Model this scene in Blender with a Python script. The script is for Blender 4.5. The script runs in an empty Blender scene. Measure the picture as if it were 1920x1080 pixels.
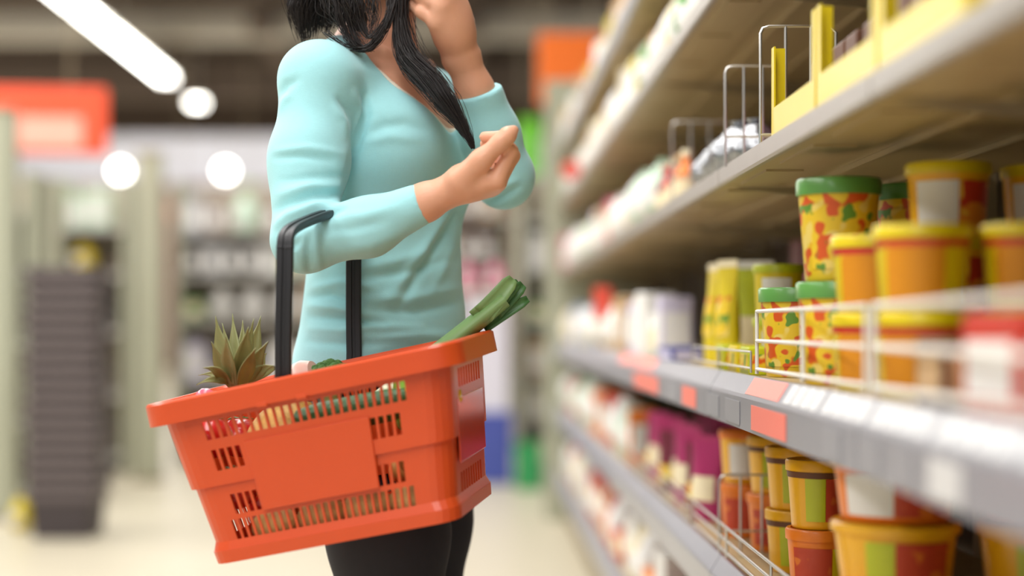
import bpy, bmesh, math, random
import numpy as np
from mathutils import Vector, Matrix

random.seed(7)
C = bpy.context.scene.collection
SC = bpy.context.scene
PI = math.pi
FPX = 3125.0                       # focal length in pixels of the 1920 px wide frame
CAMZ = 0.93

# ------------------------------------------------------------------ camera
cam_d = bpy.data.cameras.new('camera')
cam = bpy.data.objects.new('camera', cam_d)
C.objects.link(cam)
cam.location = (0, 0, CAMZ)
cam.rotation_euler = (PI / 2, 0, 0)
cam_d.sensor_width = 36.0
cam_d.lens = FPX / 1920 * 36
cam_d.shift_x = 72 / 1920
cam_d.shift_y = 70 / 1920
cam_d.clip_start = 0.05
cam_d.clip_end = 200
cam_d.dof.use_dof = True
cam_d.dof.focus_distance = 2.36
cam_d.dof.aperture_fstop = 1.25
SC.camera = cam

# ------------------------------------------------------------------ world, lamps, exposure
w = bpy.data.worlds.new('world')
SC.world = w
w.use_nodes = True
w.node_tree.nodes['Background'].inputs[0].default_value = (1.0, 0.98, 0.95, 1)
w.node_tree.nodes['Background'].inputs[1].default_value = 0.46
SC.view_settings.view_transform = 'Standard'
SC.view_settings.look = 'None'
SC.view_settings.exposure = 0.04
SC.view_settings.gamma = 1.0
SC.view_settings.use_curve_mapping = False
try:
    SC.cycles.use_denoising = True
    SC.cycles.max_bounces = 6
except Exception:
    pass


def area(name, loc, size, sizey, power, col=(1, 0.98, 0.955), rot=(0, 0, 0)):
    d = bpy.data.lights.new(name, 'AREA')
    d.shape = 'RECTANGLE'
    d.size = size
    d.size_y = sizey
    d.energy = power
    d.color = col
    o = bpy.data.objects.new(name, d)
    o.location = loc
    o.rotation_euler = rot
    C.objects.link(o)
    return o


area('lamp_row_over_aisle', (-0.45, 2.4, 3.9), 0.9, 7.0, 215)
area('lamp_row_left', (-4.0, 4.0, 4.2), 0.9, 9.0, 380)
area('lamp_row_far', (-2.2, 10.5, 4.2), 4.0, 8.0, 390)
area('lamp_row_far_left', (-7.0, 24.0, 4.4), 5.0, 14.0, 750)
area('added_fill_far_wall', (-5.0, 31.4, 4.2), 14.0, 0.5, 330, rot=(PI / 2, 0, 0))  # added fill light without a fitting, brightens the pale far wall
area('lamp_row_behind', (-1.4, -2.2, 3.6), 2.5, 2.5, 110)


# ------------------------------------------------------------------ helpers
def lin(c):
    r = []
    for v in c:
        v = v / 255.0
        r.append(v / 12.92 if v <= 0.04045 else ((v + 0.055) / 1.055) ** 2.4)
    return (r[0], r[1], r[2], 1.0)


MATS = {}


def M(name, col, rough=0.5, metal=0.0, noise=0.0, nscale=30.0, bump=0.0, bscale=80.0, stretch=None,
      sss=0.0, coat=0.0, trans=0.0, emit=0.0, prints=None, sheen=0.0, spec=None, alpha=1.0):
    """procedural material; prints = [(colour, threshold, scale)] blotches of printed colour"""
    if name in MATS:
        return MATS[name]
    m = bpy.data.materials.new(name)
    m.use_nodes = True
    nt = m.node_tree
    b = nt.nodes['Principled BSDF']
    b.inputs['Base Color'].default_value = lin(col)
    b.inputs['Roughness'].default_value = rough
    b.inputs['Metallic'].default_value = metal
    if spec is not None:
        b.inputs['Specular IOR Level'].default_value = spec
    if sss:
        b.inputs['Subsurface Weight'].default_value = sss
        b.inputs['Subsurface Radius'].default_value = (0.012, 0.005, 0.003)
        b.inputs['Subsurface Scale'].default_value = 0.6
    if coat:
        b.inputs['Coat Weight'].default_value = coat
        b.inputs['Coat Roughness'].default_value = 0.15
    if trans:
        b.inputs['Transmission Weight'].default_value = trans
    if sheen:
        b.inputs['Sheen Weight'].default_value = sheen
    if alpha < 1:
        b.inputs['Alpha'].default_value = alpha
    if emit:
        b.inputs['Emission Color'].default_value = lin(col)
        b.inputs['Emission Strength'].default_value = emit
    tc = nt.nodes.new('ShaderNodeTexCoord')
    src = tc.outputs['Object']
    if stretch:
        mp = nt.nodes.new('ShaderNodeMapping')
        mp.inputs['Scale'].default_value = stretch
        nt.links.new(src, mp.inputs['Vector'])
        src = mp.outputs['Vector']
    cur = None
    if noise:
        n = nt.nodes.new('ShaderNodeTexNoise')
        n.inputs['Scale'].default_value = nscale
        n.inputs['Detail'].default_value = 4
        nt.links.new(src, n.inputs['Vector'])
        mx = nt.nodes.new('ShaderNodeMix')
        mx.data_type = 'RGBA'
        a = [v * (1 - noise) for v in lin(col)[:3]] + [1]
        c2 = [min(1, v * (1 + noise)) for v in lin(col)[:3]] + [1]
        mx.inputs[6].default_value = a
        mx.inputs[7].default_value = c2
        nt.links.new(n.outputs['Fac'], mx.inputs[0])
        cur = mx.outputs[2]
    for k, (pc, thr, sc) in enumerate(prints or []):
        n = nt.nodes.new('ShaderNodeTexNoise')
        n.noise_dimensions = '4D'
        n.inputs['W'].default_value = 3.7 * k + len(name)
        n.inputs['Scale'].default_value = sc
        n.inputs['Detail'].default_value = 1
        nt.links.new(src, n.inputs['Vector'])
        r = nt.nodes.new('ShaderNodeValToRGB')
        r.color_ramp.elements[0].position = thr
        r.color_ramp.elements[1].position = min(1, thr + 0.03)
        nt.links.new(n.outputs['Fac'], r.inputs['Fac'])
        mx = nt.nodes.new('ShaderNodeMix')
        mx.data_type = 'RGBA'
        mx.inputs[6].default_value = lin(col)
        mx.inputs[7].default_value = lin(pc)
        if cur is not None:
            nt.links.new(cur, mx.inputs[6])
        nt.links.new(r.outputs['Color'], mx.inputs[0])
        cur = mx.outputs[2]
    if cur is not None:
        nt.links.new(cur, b.inputs['Base Color'])
    if bump:
        n = nt.nodes.new('ShaderNodeTexNoise')
        n.inputs['Scale'].default_value = bscale
        n.inputs['Detail'].default_value = 5
        nt.links.new(src, n.inputs['Vector'])
        bp = nt.nodes.new('ShaderNodeBump')
        bp.inputs['Strength'].default_value = bump
        bp.inputs['Distance'].default_value = 0.01
        nt.links.new(n.outputs['Fac'], bp.inputs['Height'])
        nt.links.new(bp.outputs['Normal'], b.inputs['Normal'])
    MATS[name] = m
    return m


def mesh_obj(name, verts, faces, mat, parent=None, smooth=False, inv=None):
    me = bpy.data.meshes.new(name)
    vs = [tuple(v) for v in verts]
    if inv is not None:
        vs = [tuple(inv @ Vector(v)) for v in vs]
    me.from_pydata(vs, [], [tuple(int(i) for i in f) for f in faces])
    me.update()
    if smooth:
        me.polygons.foreach_set('use_smooth', [True] * len(me.polygons))
    me.materials.append(mat)
    o = bpy.data.objects.new(name, me)
    C.objects.link(o)
    if parent is not None:
        o.parent = parent
    return o


def bm_obj(name, bm, mat, parent=None, smooth=False, bevel=0.0, angle=40):
    bmesh.ops.recalc_face_normals(bm, faces=bm.faces)
    me = bpy.data.meshes.new(name)
    bm.to_mesh(me)
    bm.free()
    if smooth:
        me.polygons.foreach_set('use_smooth', [True] * len(me.polygons))
        try:
            me.set_sharp_from_angle(angle=math.radians(angle))
        except Exception:
            pass
    for mm in (mat if isinstance(mat, (list, tuple)) else [mat]):
        me.materials.append(mm)
    o = bpy.data.objects.new(name, me)
    C.objects.link(o)
    if parent is not None:
        o.parent = parent
    if bevel:
        md = o.modifiers.new('bevel', 'BEVEL')
        md.width = bevel
        md.segments = 2
        md.limit_method = 'ANGLE'
        md.angle_limit = math.radians(50)
    return o


def tag(o, label, cat, group=None, kind=None):
    if label:
        o['label'] = label
    if cat:
        o['category'] = cat
    if group:
        o['group'] = group
    if kind:
        o['kind'] = kind
    return o


def thing(name, label, cat, loc=(0, 0, 0), rotz=0.0, group=None):
    o = bpy.data.objects.new(name, None)
    o.empty_display_size = 0.05
    C.objects.link(o)
    o.location = loc
    o.rotation_euler = (0, 0, rotz)
    return tag(o, label, cat, group)


def dup(root, loc, rotz, label, group=None, scale=None):
    r = root.copy()
    C.objects.link(r)
    r.location = loc
    r.rotation_euler = (0, 0, rotz)
    if scale is not None:
        r.scale = scale
    r['label'] = label
    if group:
        r['group'] = group
    for ch in list(root.children):
        c = ch.copy()
        C.objects.link(c)
        c.parent = r
        for g in ch.children:
            d = g.copy()
            C.objects.link(d)
            d.parent = c
    return r


def P(px, py, Y):
    """the point at depth Y that the photograph shows at a pixel"""
    return np.array([(px - 888.0) * Y / FPX, Y, CAMZ + (610.0 - py) * Y / FPX])


def add_box(bm, x0, x1, y0, y1, z0, z1, mi=0):
    v = [bm.verts.new(p) for p in ((x0, y0, z0), (x1, y0, z0), (x1, y1, z0), (x0, y1, z0),
                                   (x0, y0, z1), (x1, y0, z1), (x1, y1, z1), (x0, y1, z1))]
    for f in ((0, 3, 2, 1), (4, 5, 6, 7), (0, 1, 5, 4), (1, 2, 6, 5), (2, 3, 7, 6), (3, 0, 4, 7)):
        bm.faces.new([v[i] for i in f]).material_index = mi
    return bm


def box_bm(*a):
    return add_box(bmesh.new(), *a)


def add_lathe(bm, prof, n=28, cx=0, cy=0, a0=0.0, a1=2 * PI, close=True):
    """prof: list of (r, z)"""
    full = abs(a1 - a0 - 2 * PI) < 1e-6
    m = n if full else n + 1
    rings = []
    for r, z in prof:
        if r < 1e-6 and full:
            rings.append([bm.verts.new((cx, cy, z))])
        else:
            rings.append([bm.verts.new((cx + r * math.cos(a0 + (a1 - a0) * i / n),
                                        cy + r * math.sin(a0 + (a1 - a0) * i / n), z)) for i in range(m)])
    for a, b in zip(rings, rings[1:]):
        for i in range(n):
            j = (i + 1) % m
            if len(a) == 1 and len(b) == 1:
                continue
            if len(a) == 1:
                bm.faces.new((a[0], b[j], b[i]))
            elif len(b) == 1:
                bm.faces.new((a[i], a[j], b[0]))
            else:
                bm.faces.new((a[i], a[j], b[j], b[i]))
    return bm


def add_tube(bm, pts, rad, n=8, cap=True):
    """tube along pts (list of vectors), rad a number or list"""
    pts = [Vector(p) for p in pts]
    k = len(pts)
    rad = [rad] * k if isinstance(rad, (int, float)) else list(rad)
    rings = []
    up = Vector((0, 0, 1))
    prev = None
    for i, p in enumerate(pts):
        t = (pts[min(i + 1, k - 1)] - pts[max(i - 1, 0)])
        if t.length < 1e-9:
            t = Vector((0, 0, 1))
        t.normalize()
        if prev is None:
            s = t.cross(up)
            if s.length < 1e-3:
                s = t.cross(Vector((1, 0, 0)))
        else:
            s = prev - t * prev.dot(t)
        s.normalize()
        prev = s
        u = t.cross(s)
        rings.append([bm.verts.new(p + (s * math.cos(2 * PI * j / n) + u * math.sin(2 * PI * j / n)) * rad[i])
                      for j in range(n)])
    for a, b in zip(rings, rings[1:]):
        for j in range(n):
            bm.faces.new((a[j], a[(j + 1) % n], b[(j + 1) % n], b[j]))
    if cap:
        bm.faces.new(list(reversed(rings[0])))
        bm.faces.new(rings[-1])
    return bm


def bez(pts, n=24):
    """Catmull-Rom through pts"""
    pts = [np.array(p, float) for p in pts]
    q = [2 * pts[0] - pts[1]] + pts + [2 * pts[-1] - pts[-2]]
    out = []
    segs = len(pts) - 1
    per = max(2, n // segs)
    for i in range(segs):
        p0, p1, p2, p3 = q[i:i + 4]
        for j in range(per):
            t = j / per
            out.append(0.5 * ((2 * p1) + (-p0 + p2) * t + (2 * p0 - 5 * p1 + 4 * p2 - p3) * t * t
                              + (-p0 + 3 * p1 - 3 * p2 + p3) * t ** 3))
    out.append(pts[-1])
    return out


ORD = ['first', 'second', 'third', 'fourth', 'fifth', 'sixth', 'seventh', 'eighth', 'ninth', 'tenth', 'eleventh',
       'twelfth', 'thirteenth', 'fourteenth', 'fifteenth', 'sixteenth', 'seventeenth', 'eighteenth', 'nineteenth',
       'twentieth']
for tens in ('twenty', 'thirty', 'forty', 'fifty'):
    ORD += ['%s-%s' % (tens, u) for u in ORD[:9]] + [{'twenty': 'thirtieth', 'thirty': 'fortieth', 'forty': 'fiftieth', 'fifty': 'sixtieth'}[tens]]


# ------------------------------------------------------------------ implicit surfaces (numpy) for the organic shapes
def smin(a, b, k):
    h = np.maximum(k - np.abs(a - b), 0.0) / k
    return np.minimum(a, b) - h * h * k * 0.25


def smax(a, b, k):
    return -smin(-a, -b, k)


def cone(p, a, b, r1, r2):
    a = np.asarray(a, float)
    b = np.asarray(b, float)
    ab = b - a
    t = np.clip(((p - a) @ ab) / max(1e-12, ab @ ab), 0, 1)
    return np.linalg.norm(p - a - t[:, None] * ab, axis=1) - (r1 + (r2 - r1) * t)


def chain(p, pts, rad, k=0.01):
    d = None
    for i in range(len(pts) - 1):
        e = cone(p, pts[i], pts[i + 1], rad[i], rad[i + 1])
        d = e if d is None else smin(d, e, k)
    return d


def ellip(p, c, r, axes=None):
    q = p - np.asarray(c, float)
    if axes is not None:
        q = q @ np.asarray(axes, float).T
    r = np.asarray(r, float)
    k0 = np.linalg.norm(q / r, axis=1)
    k1 = np.linalg.norm(q / (r * r), axis=1)
    return k0 * (k0 - 1) / np.maximum(k1, 1e-9)


def surface_net(fn, lo, hi, h, block=14, lip=1.9):
    lo = np.asarray(lo, float)
    hi = np.asarray(hi, float)
    n = (np.ceil((hi - lo) / h).astype(int) // block + 1) * block
    D = np.ones(n + 1, np.float32)
    rad = block * h * 0.5 * 1.7321
    nb = n // block
    cs = np.stack(np.meshgrid(*[np.arange(k) for k in nb], indexing='ij'), -1).reshape(-1, 3)
    cen = lo + (cs + 0.5) * block * h
    cv = np.concatenate([fn(c) for c in np.array_split(cen, max(1, len(cen) // 4000))])
    loc = np.stack(np.meshgrid(*[np.arange(block + 1)] * 3, indexing='ij'), -1).reshape(-1, 3)
    for c, v in zip(cs, cv):
        s = c * block
        sl = tuple(slice(s[i], s[i] + block + 1) for i in range(3))
        if abs(v) > rad * lip:
            if v < 0:
                D[sl] = -1
            continue
    for c, v in zip(cs, cv):
        if abs(v) <= rad * lip:
            s = c * block
            sl = tuple(slice(s[i], s[i] + block + 1) for i in range(3))
            D[sl] = fn(lo + (loc + s) * h).reshape((block + 1,) * 3)
    S = D < 0
    cnt = np.zeros(n, np.int8)
    for dx in (0, 1):
        for dy in (0, 1):
            for dz in (0, 1):
                cnt += S[dx:dx + n[0], dy:dy + n[1], dz:dz + n[2]]
    act = np.argwhere((cnt > 0) & (cnt < 8))
    idx = -np.ones(n, np.int64)
    idx[act[:, 0], act[:, 1], act[:, 2]] = np.arange(len(act))
    acc = np.zeros((len(act), 3))
    num = np.zeros(len(act))
    corners = [(x, y, z) for x in (0, 1) for y in (0, 1) for z in (0, 1)]
    for i, a in enumerate(corners):
        for b in corners[i + 1:]:
            if sum(abs(a[k] - b[k]) for k in range(3)) != 1:
                continue
            va = D[act[:, 0] + a[0], act[:, 1] + a[1], act[:, 2] + a[2]]
            vb = D[act[:, 0] + b[0], act[:, 1] + b[1], act[:, 2] + b[2]]
            m = (va < 0) != (vb < 0)
            t = np.where(m, va / np.where(m, va - vb, 1), 0)[:, None]
            acc += np.where(m[:, None], np.array(a) + t * (np.array(b) - np.array(a)), 0)
            num += m
    V = lo + (act + acc / np.maximum(num, 1)[:, None]) * h
    F = []
    for ax in range(3):
        u, v = [(1, 2), (2, 0), (0, 1)][ax]
        a = [slice(1, n[i]) for i in range(3)]
        a[ax] = slice(0, n[ax])
        b = list(a)
        b[ax] = slice(1, n[ax] + 1)
        A, B = S[tuple(a)], S[tuple(b)]
        for sgn in (True, False):
            e = np.argwhere((A != B) & (A == sgn))
            off = np.ones(3, int)
            off[ax] = 0
            e = e + off
            q = []
            for du, dv in ((0, 0), (-1, 0), (-1, -1), (0, -1)):
                g = e.copy()
                g[:, u] += du
                g[:, v] += dv
                q.append(idx[g[:, 0], g[:, 1], g[:, 2]])
            q = np.stack(q, 1)
            q = q[(q >= 0).all(1)]
            F.append(q if sgn else q[:, ::-1])
    return V, np.concatenate(F)


def relax(V, F, it=2, f=0.5):
    e = np.concatenate([F[:, [0, 1]], F[:, [1, 2]], F[:, [2, 3]], F[:, [3, 0]]])
    for _ in range(it):
        s = np.zeros_like(V)
        c = np.zeros(len(V))
        for i in range(3):
            s[:, i] = np.bincount(e[:, 0], V[e[:, 1], i], len(V)) + np.bincount(e[:, 1], V[e[:, 0], i], len(V))
        c = np.bincount(e[:, 0], minlength=len(V)) + np.bincount(e[:, 1], minlength=len(V))
        V = V + f * (s / np.maximum(c, 1)[:, None] - V)
    return V


def normals(V, F):
    n = np.cross(V[F[:, 2]] - V[F[:, 0]], V[F[:, 3]] - V[F[:, 1]])
    N = np.zeros_like(V)
    for k in range(4):
        for i in range(3):
            N[:, i] += np.bincount(F[:, k], n[:, i], len(V))
    return N / np.maximum(np.linalg.norm(N, axis=1), 1e-12)[:, None]


def np_obj(name, V, F, mat, parent=None, inv=None):
    if inv is not None:
        Mx = np.array(inv)
        V = V @ Mx[:3, :3].T + Mx[:3, 3]
    me = bpy.data.meshes.new(name)
    me.vertices.add(len(V))
    me.vertices.foreach_set('co', np.ascontiguousarray(V, np.float32).ravel())
    me.loops.add(F.size)
    me.loops.foreach_set('vertex_index', np.ascontiguousarray(F, np.int32).ravel())
    me.polygons.add(len(F))
    me.polygons.foreach_set('loop_start', np.arange(0, F.size, 4, dtype=np.int32))
    me.polygons.foreach_set('use_smooth', np.ones(len(F), bool))
    me.update(calc_edges=True)
    me.validate()
    me.materials.append(mat)
    o = bpy.data.objects.new(name, me)
    C.objects.link(o)
    if parent is not None:
        o.parent = parent
    return o

# ------------------------------------------------------------------ materials used in many places
m_floor = M('floor_tile', (200, 191, 168), rough=0.36, noise=0.05, nscale=1.5)
m_ceil = M('ceiling_deck', (98, 84, 74), rough=0.9, noise=0.1, nscale=0.7)
m_beam_l = M('beam_light', (236, 231, 220), rough=0.8)
m_beam_m = M('beam_brown', (128, 114, 104), rough=0.8)
m_wall = M('far_wall', (226, 226, 232), rough=0.8)
m_wall_low = M('far_wall_brown', (140, 108, 98), rough=0.8)
m_shelf = M('shelf_paint', (172, 152, 112), rough=0.4, noise=0.04, nscale=8)
m_back = M('gondola_back', (72, 56, 40), rough=0.7, noise=0.1, nscale=6)
m_upr = M('upright_paint', (150, 136, 108), rough=0.5)
m_rail = M('shelf_edge_metal', (166, 160, 152), rough=0.36, metal=0.5, noise=0.06, nscale=20)
m_lip = M('ticket_channel', (146, 146, 154), rough=0.32, noise=0.06, nscale=14, coat=0.3)
m_wire = M('wire_chrome', (205, 203, 198), rough=0.28, metal=0.75)
m_wirew = M('wire_white', (222, 220, 212), rough=0.35)
m_post = M('post_paint', (174, 176, 154), rough=0.6)
m_black = M('crate_black', (66, 58, 60), rough=0.6)
m_white = M('white_card', (236, 234, 228), rough=0.6)
m_tube = M('lamp_tube', (255, 252, 244), emit=14.0)


def struct(name, bm, mat, bevel=0.0):
    o = bm_obj(name, bm, mat, None, bevel=bevel)
    o['kind'] = 'structure'
    return o


# ------------------------------------------------------------------ the hall
struct('floor', box_bm(-16, 9, -4, 37, -0.1, 0), m_floor)
struct('ceiling', box_bm(-16, 9, -4, 37, 5.2, 5.3), m_ceil)
struct('wall_far', box_bm(-16, 9, 36, 36.2, 3.95, 5.2), m_wall)
struct('trim_1', box_bm(-16, 9, 35.6, 36.2, 0, 3.95), m_wall_low)
struct('trim_2', box_bm(-16, 9, 22.6, 23.0, 4.83, 5.16), m_beam_l)
struct('trim_3', box_bm(-16, 9, 26.0, 26.5, 4.5, 5.1), m_beam_m)
struct('trim_4', box_bm(-16, 9, 30.6, 31.0, 4.45, 5.1), m_ceil)
struct('trim_5', box_bm(-3.0, -2.7, 22.0, 31.0, 4.85, 5.18), m_beam_m)
struct('trim_6', box_bm(-0.2, 0.1, 22.0, 31.0, 4.85, 5.18), m_beam_m)

# long fluorescent fittings hung under the ceiling, one row running away down the hall
lab = ['long white fluorescent fitting cut off by the top edge of the photo',
       'long white fluorescent fitting in the ceiling row, middle one above the orange sign',
       'short round-looking white light at the far end of the ceiling light row']
for (y0, y1), lb in zip(((13.0, 19.3), (19.5, 23.5), (25.85, 26.15)), lab):
    t = thing('ceiling_light', lb, 'ceiling light', (-4.32, (y0 + y1) / 2, 4.37), 0, 'fluorescent lights in one row')
    L = (y1 - y0) / 2
    bm = bmesh.new()
    add_box(bm, -0.13, 0.13, -L, L, 0.06, 0.12)
    for s in (-0.6, 0.6):
        add_box(bm, -0.01, 0.01, s * L - 0.01, s * L + 0.01, 0.12, 0.828)
    bm_obj('housing', bm, m_white, t)
    for sx in (-0.06, 0.06):
        bm = add_tube(bmesh.new(), [(sx, -L + 0.02, 0.03), (sx, L - 0.02, 0.03)], 0.035, 10)
        bm_obj('tube', bm, m_tube, t, smooth=True)
for x, lb in ((-7.2, 'round white pendant lamp on the left, below the orange sign level'),
              (-5.06, 'round white pendant lamp nearer the woman\'s shoulder')):
    t = thing('pendant_lamp', lb, 'lamp', (x, 34.0, 4.08), 0, 'round pendant lamps at the far wall')
    bm = add_tube(bmesh.new(), [(0, 0, 0.1), (0, 0, 1.12)], 0.012, 8)
    bm_obj('rod', bm, m_upr, t)
    bm = bmesh.new()
    bmesh.ops.create_uvsphere(bm, u_segments=20, v_segments=12, radius=0.13)
    bm_obj('globe', bm, m_tube, t, smooth=True)


def hang_sign(name, lb, cat, x0, x1, z0, z1, Y, col, band=None, rot=0.0, top=5.2, group=None):
    cx = (x0 + x1) / 2
    t = thing(name, lb, cat, (cx, Y, z0), rot, group)
    hw = (x1 - x0) / 2
    H = z1 - z0
    bm_obj('panel', box_bm(-hw, hw, -0.02, 0.02, 0, H), M('sign_%d_%d_%d' % col, col, rough=0.5), t, bevel=0.006)
    if band:
        (a, b, c, d), bc = band
        bm_obj('band', box_bm(-hw + a * 2 * hw, -hw + b * 2 * hw, -0.026, -0.0205, c * H, d * H),
               M('sign_%d_%d_%d' % bc, bc, rough=0.5), t)
    for s in (-0.7, 0.7):
        bm_obj('rod', add_tube(bmesh.new(), [(s * hw, 0, H), (s * hw, 0, top - z0)], 0.006, 6), m_upr, t)
    return t


hang_sign('hanging_sign', 'large orange hanging sign with a pale band, upper left', 'sign', -3.3, -1.99, 1.86, 2.22, 9.0,
          (240, 84, 44), ((0.42, 0.9, 0.08, 0.55), (250, 178, 158)), rot=0.12)
hang_sign('hanging_sign', 'bright orange square sign above the far end of the shelves', 'sign', 0.37, 0.74, 2.2, 2.61, 9.6,
          (255, 120, 22))
hang_sign('hanging_sign', 'bright green sign behind the woman\'s raised elbow', 'sign', 0.33, 0.49, 2.02, 2.44, 12.2,
          (120, 214, 52))


def glint_disc(lb, x, Y, z, col):  # coloured disc on a cord, stands in for an out-of-focus glint
    t = thing('blurred_glint', lb, 'sign', (x, Y, z), 0)
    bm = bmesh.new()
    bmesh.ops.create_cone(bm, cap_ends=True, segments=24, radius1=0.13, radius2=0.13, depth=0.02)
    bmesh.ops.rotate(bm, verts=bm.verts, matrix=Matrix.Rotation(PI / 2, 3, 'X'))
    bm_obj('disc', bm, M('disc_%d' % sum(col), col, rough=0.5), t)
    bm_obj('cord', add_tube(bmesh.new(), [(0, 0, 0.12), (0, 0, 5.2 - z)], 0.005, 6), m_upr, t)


glint_disc('round pink disc added for a blurred glint above the back shelves', -2.79, 16.0, 2.03, (236, 168, 150))
glint_disc('round green hanging disc beside the woman\'s upper arm', -2.16, 16.0, 2.18, (158, 190, 104))

# ------------------------------------------------------------------ the long shelf unit on the right
GX0, GXB = 0.3995, 0.85  # unit, wires and goods scaled down about the camera, baked into these numbers
Y_MODS = [0.6375 + 1.0413 * i for i in range(8)]            # 7 bays, 0.6375 .. 7.9262
TOPS = {'base': 0.25, 'low': 0.552, 'mid': 0.8535, 'high': 1.181, 'upper': 1.501, 'canopy': 1.7545}
gond = thing('shelf_unit', 'long beige supermarket shelf unit along the right side of the aisle', 'shelf', (GX0, Y_MODS[0], 0))
GI = Matrix.Translation((-GX0, -Y_MODS[0], 0))


def gpart(name, bm, mat, parent=gond, bevel=0., smooth=False):
    bmesh.ops.transform(bm, matrix=GI, verts=bm.verts)
    return bm_obj(name, bm, mat, parent, bevel=bevel, smooth=smooth)


def extrude_prof(bm, prof, y0, y1):
    """prof (x, z) polygon swept along y"""
    a = [bm.verts.new((x, y0, z)) for x, z in prof]
    b = [bm.verts.new((x, y1, z)) for x, z in prof]
    n = len(prof)
    for i in range(n):
        bm.faces.new((a[i], a[(i + 1) % n], b[(i + 1) % n], b[i]))
    bm.faces.new(list(reversed(a)))
    bm.faces.new(b)
    return bm


gpart('back_panel', box_bm(GXB, GXB + 0.0255, Y_MODS[0], Y_MODS[-1], 0.02, 1.86), m_back)
for y in Y_MODS:
    bm = box_bm(GXB - 0.0298, GXB - 0.00085, y - 0.017, y + 0.017, 0.0, 1.90)
    gpart('upright', bm, m_upr)
gpart('plinth', box_bm(GX0 + 0.0425, GXB - 0.034, Y_MODS[0], Y_MODS[-1], 0.0, 0.225), m_upr)
for nm, z in TOPS.items():
    for y0, y1 in zip(Y_MODS, Y_MODS[1:]):
        bm = bmesh.new()
        a, b = y0 + 0.00255, y1 - 0.00255
        if nm in ('high', 'upper', 'canopy'):
            add_box(bm, GX0 + 0.0102, 0.51, a, b, z - 0.0221, z)
            add_box(bm, 0.51, GXB - 0.0306, a, b, z - 0.0119, z)
            for x in (0.5567, 0.68):                       # stiffening ribs pressed under the deck
                add_box(bm, x, x + 0.0102, a, b, z - 0.0204, z - 0.01233)
            yy = a + 0.085
            while yy < b - 0.17:                           # pressed stiffening plates under the front channel
                add_box(bm, GX0 + 0.0298, 0.4845, yy, yy + 0.2295, z - 0.0251, z - 0.0223)
                yy += 0.34
        else:
            add_box(bm, GX0 + 0.0102, GXB - 0.0306, a, b, z - 0.0187, z)
            add_box(bm, 0.51, 0.5202, a, b, z - 0.0289, z - 0.01912)
        sh = gpart('shelf', bm, m_shelf)
        for yb in (a + 0.0034, b - 0.0085):                 # brackets
            bb = bmesh.new()
            extrude_prof(bb, [(0.425, z - 0.0263), (GXB - 0.0306, z - 0.0263), (GXB - 0.0306, z - 0.0723)], yb, yb + 0.0034)
            gpart('bracket', bb, m_upr, sh)
        bm = bmesh.new()
        if nm in ('high', 'upper'):
            extrude_prof(bm, [(GX0 + 0.0102, z + 0.0034), (GX0, z + 0.0034), (GX0, z - 0.0204), (GX0 + 0.0034, z - 0.0238), (GX0 + 0.0102, z - 0.0238)], a, b)
            gpart('edge_rail', bm, m_rail, sh)
        elif nm == 'canopy':
            extrude_prof(bm, [(GX0 + 0.0102, z + 0.0255), (GX0, z + 0.0255), (GX0, z - 0.0255), (GX0 + 0.0102, z - 0.0255)], a, b)
            gpart('edge_rail', bm, m_lip, sh)
        else:
            extrude_prof(bm, [(GX0 + 0.0102, z + 0.0034), (GX0 + 0.0034, z + 0.0034), (GX0 - 0.0119, z - 0.0221), (GX0 - 0.0136, z - 0.0272),
                              (GX0 - 0.0136, z - 0.0731), (GX0 - 0.0051, z - 0.0731), (GX0 + 0.0102, z - 0.0255)], a, b)
            gpart('ticket_channel', bm, m_lip, sh)
bm = box_bm(0.34, GXB, Y_MODS[-1] + 0.0255, Y_MODS[-1] + 0.0765, 0, 2.1)
gpart('end_panel', bm, m_post)

# ------------------------------------------------------------------ wire fences and dividers
def wire_obj(name, lines, rad, lb, cat, mat, group=None):
    """lines: list of polylines in world space -> one thing, uprights and rails as parts"""
    p0 = Vector(lines[0][1][0])
    t = thing(name, lb, cat, p0, 0, group)
    for nm, pts in lines:
        bm = add_tube(bmesh.new(), [Vector(p) - p0 for p in pts], rad, 8)
        bm_obj(nm, bm, mat, t, smooth=True)
    return t


def fence(y0, y1, z, h, lb, rails=2, posts=2, x=GX0 + 0.0051, mat=m_wirew, rad=0.00238):
    L = [('rail', [(x, y0, z + h), (x, y1, z + h)])]
    for k in range(1, rails):
        zz = z + 0.0051 + (h - 0.0051) * (1 - k / rails)
        L.append(('rail', [(x, y0, zz), (x, y1, zz)]))
    L.append(('rail', [(x, y0, z + 0.0068), (x, y1, z + 0.0068)]))
    for k in range(posts):
        yy = y0 + (y1 - y0) * k / (posts - 1)
        L.append(('post', [(x, yy, z + 0.), (x, yy, z + h)]))
    return wire_obj('wire_fence', L, rad, lb, 'shelf fence', mat, 'wire fences on the shelf edges')


zC, zD, zB, zA, zE = TOPS['mid'], TOPS['low'], TOPS['high'], TOPS['upper'], TOPS['base']
fence(1.717, 2.38, zC + 0.00723, 0.0892, 'white two-rail wire fence in front of the green-lidded buckets', posts=3, rad=0.00272)
fence(0.9775, 1.683, zC + 0.00723, 0.0892, 'white two-rail wire fence nearest the camera in front of the yellow tubs', posts=2, rad=0.00357)
fence(2.431, 3.077, zC + 0.00723, 0.0306, 'low wire fence in front of the yellow pouches', rails=1, posts=3, rad=0.0017, mat=m_wire)
fence(1.87, 3.06, zD + 0.00723, 0.0467, 'wire fence in front of the orange tubs on the low shelf', posts=4, mat=m_wire)
fence(3.111, 4.42, zD + 0.00723, 0.0467, 'wire fence in front of the magenta sachets on the low shelf', posts=4, mat=m_wire)


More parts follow.
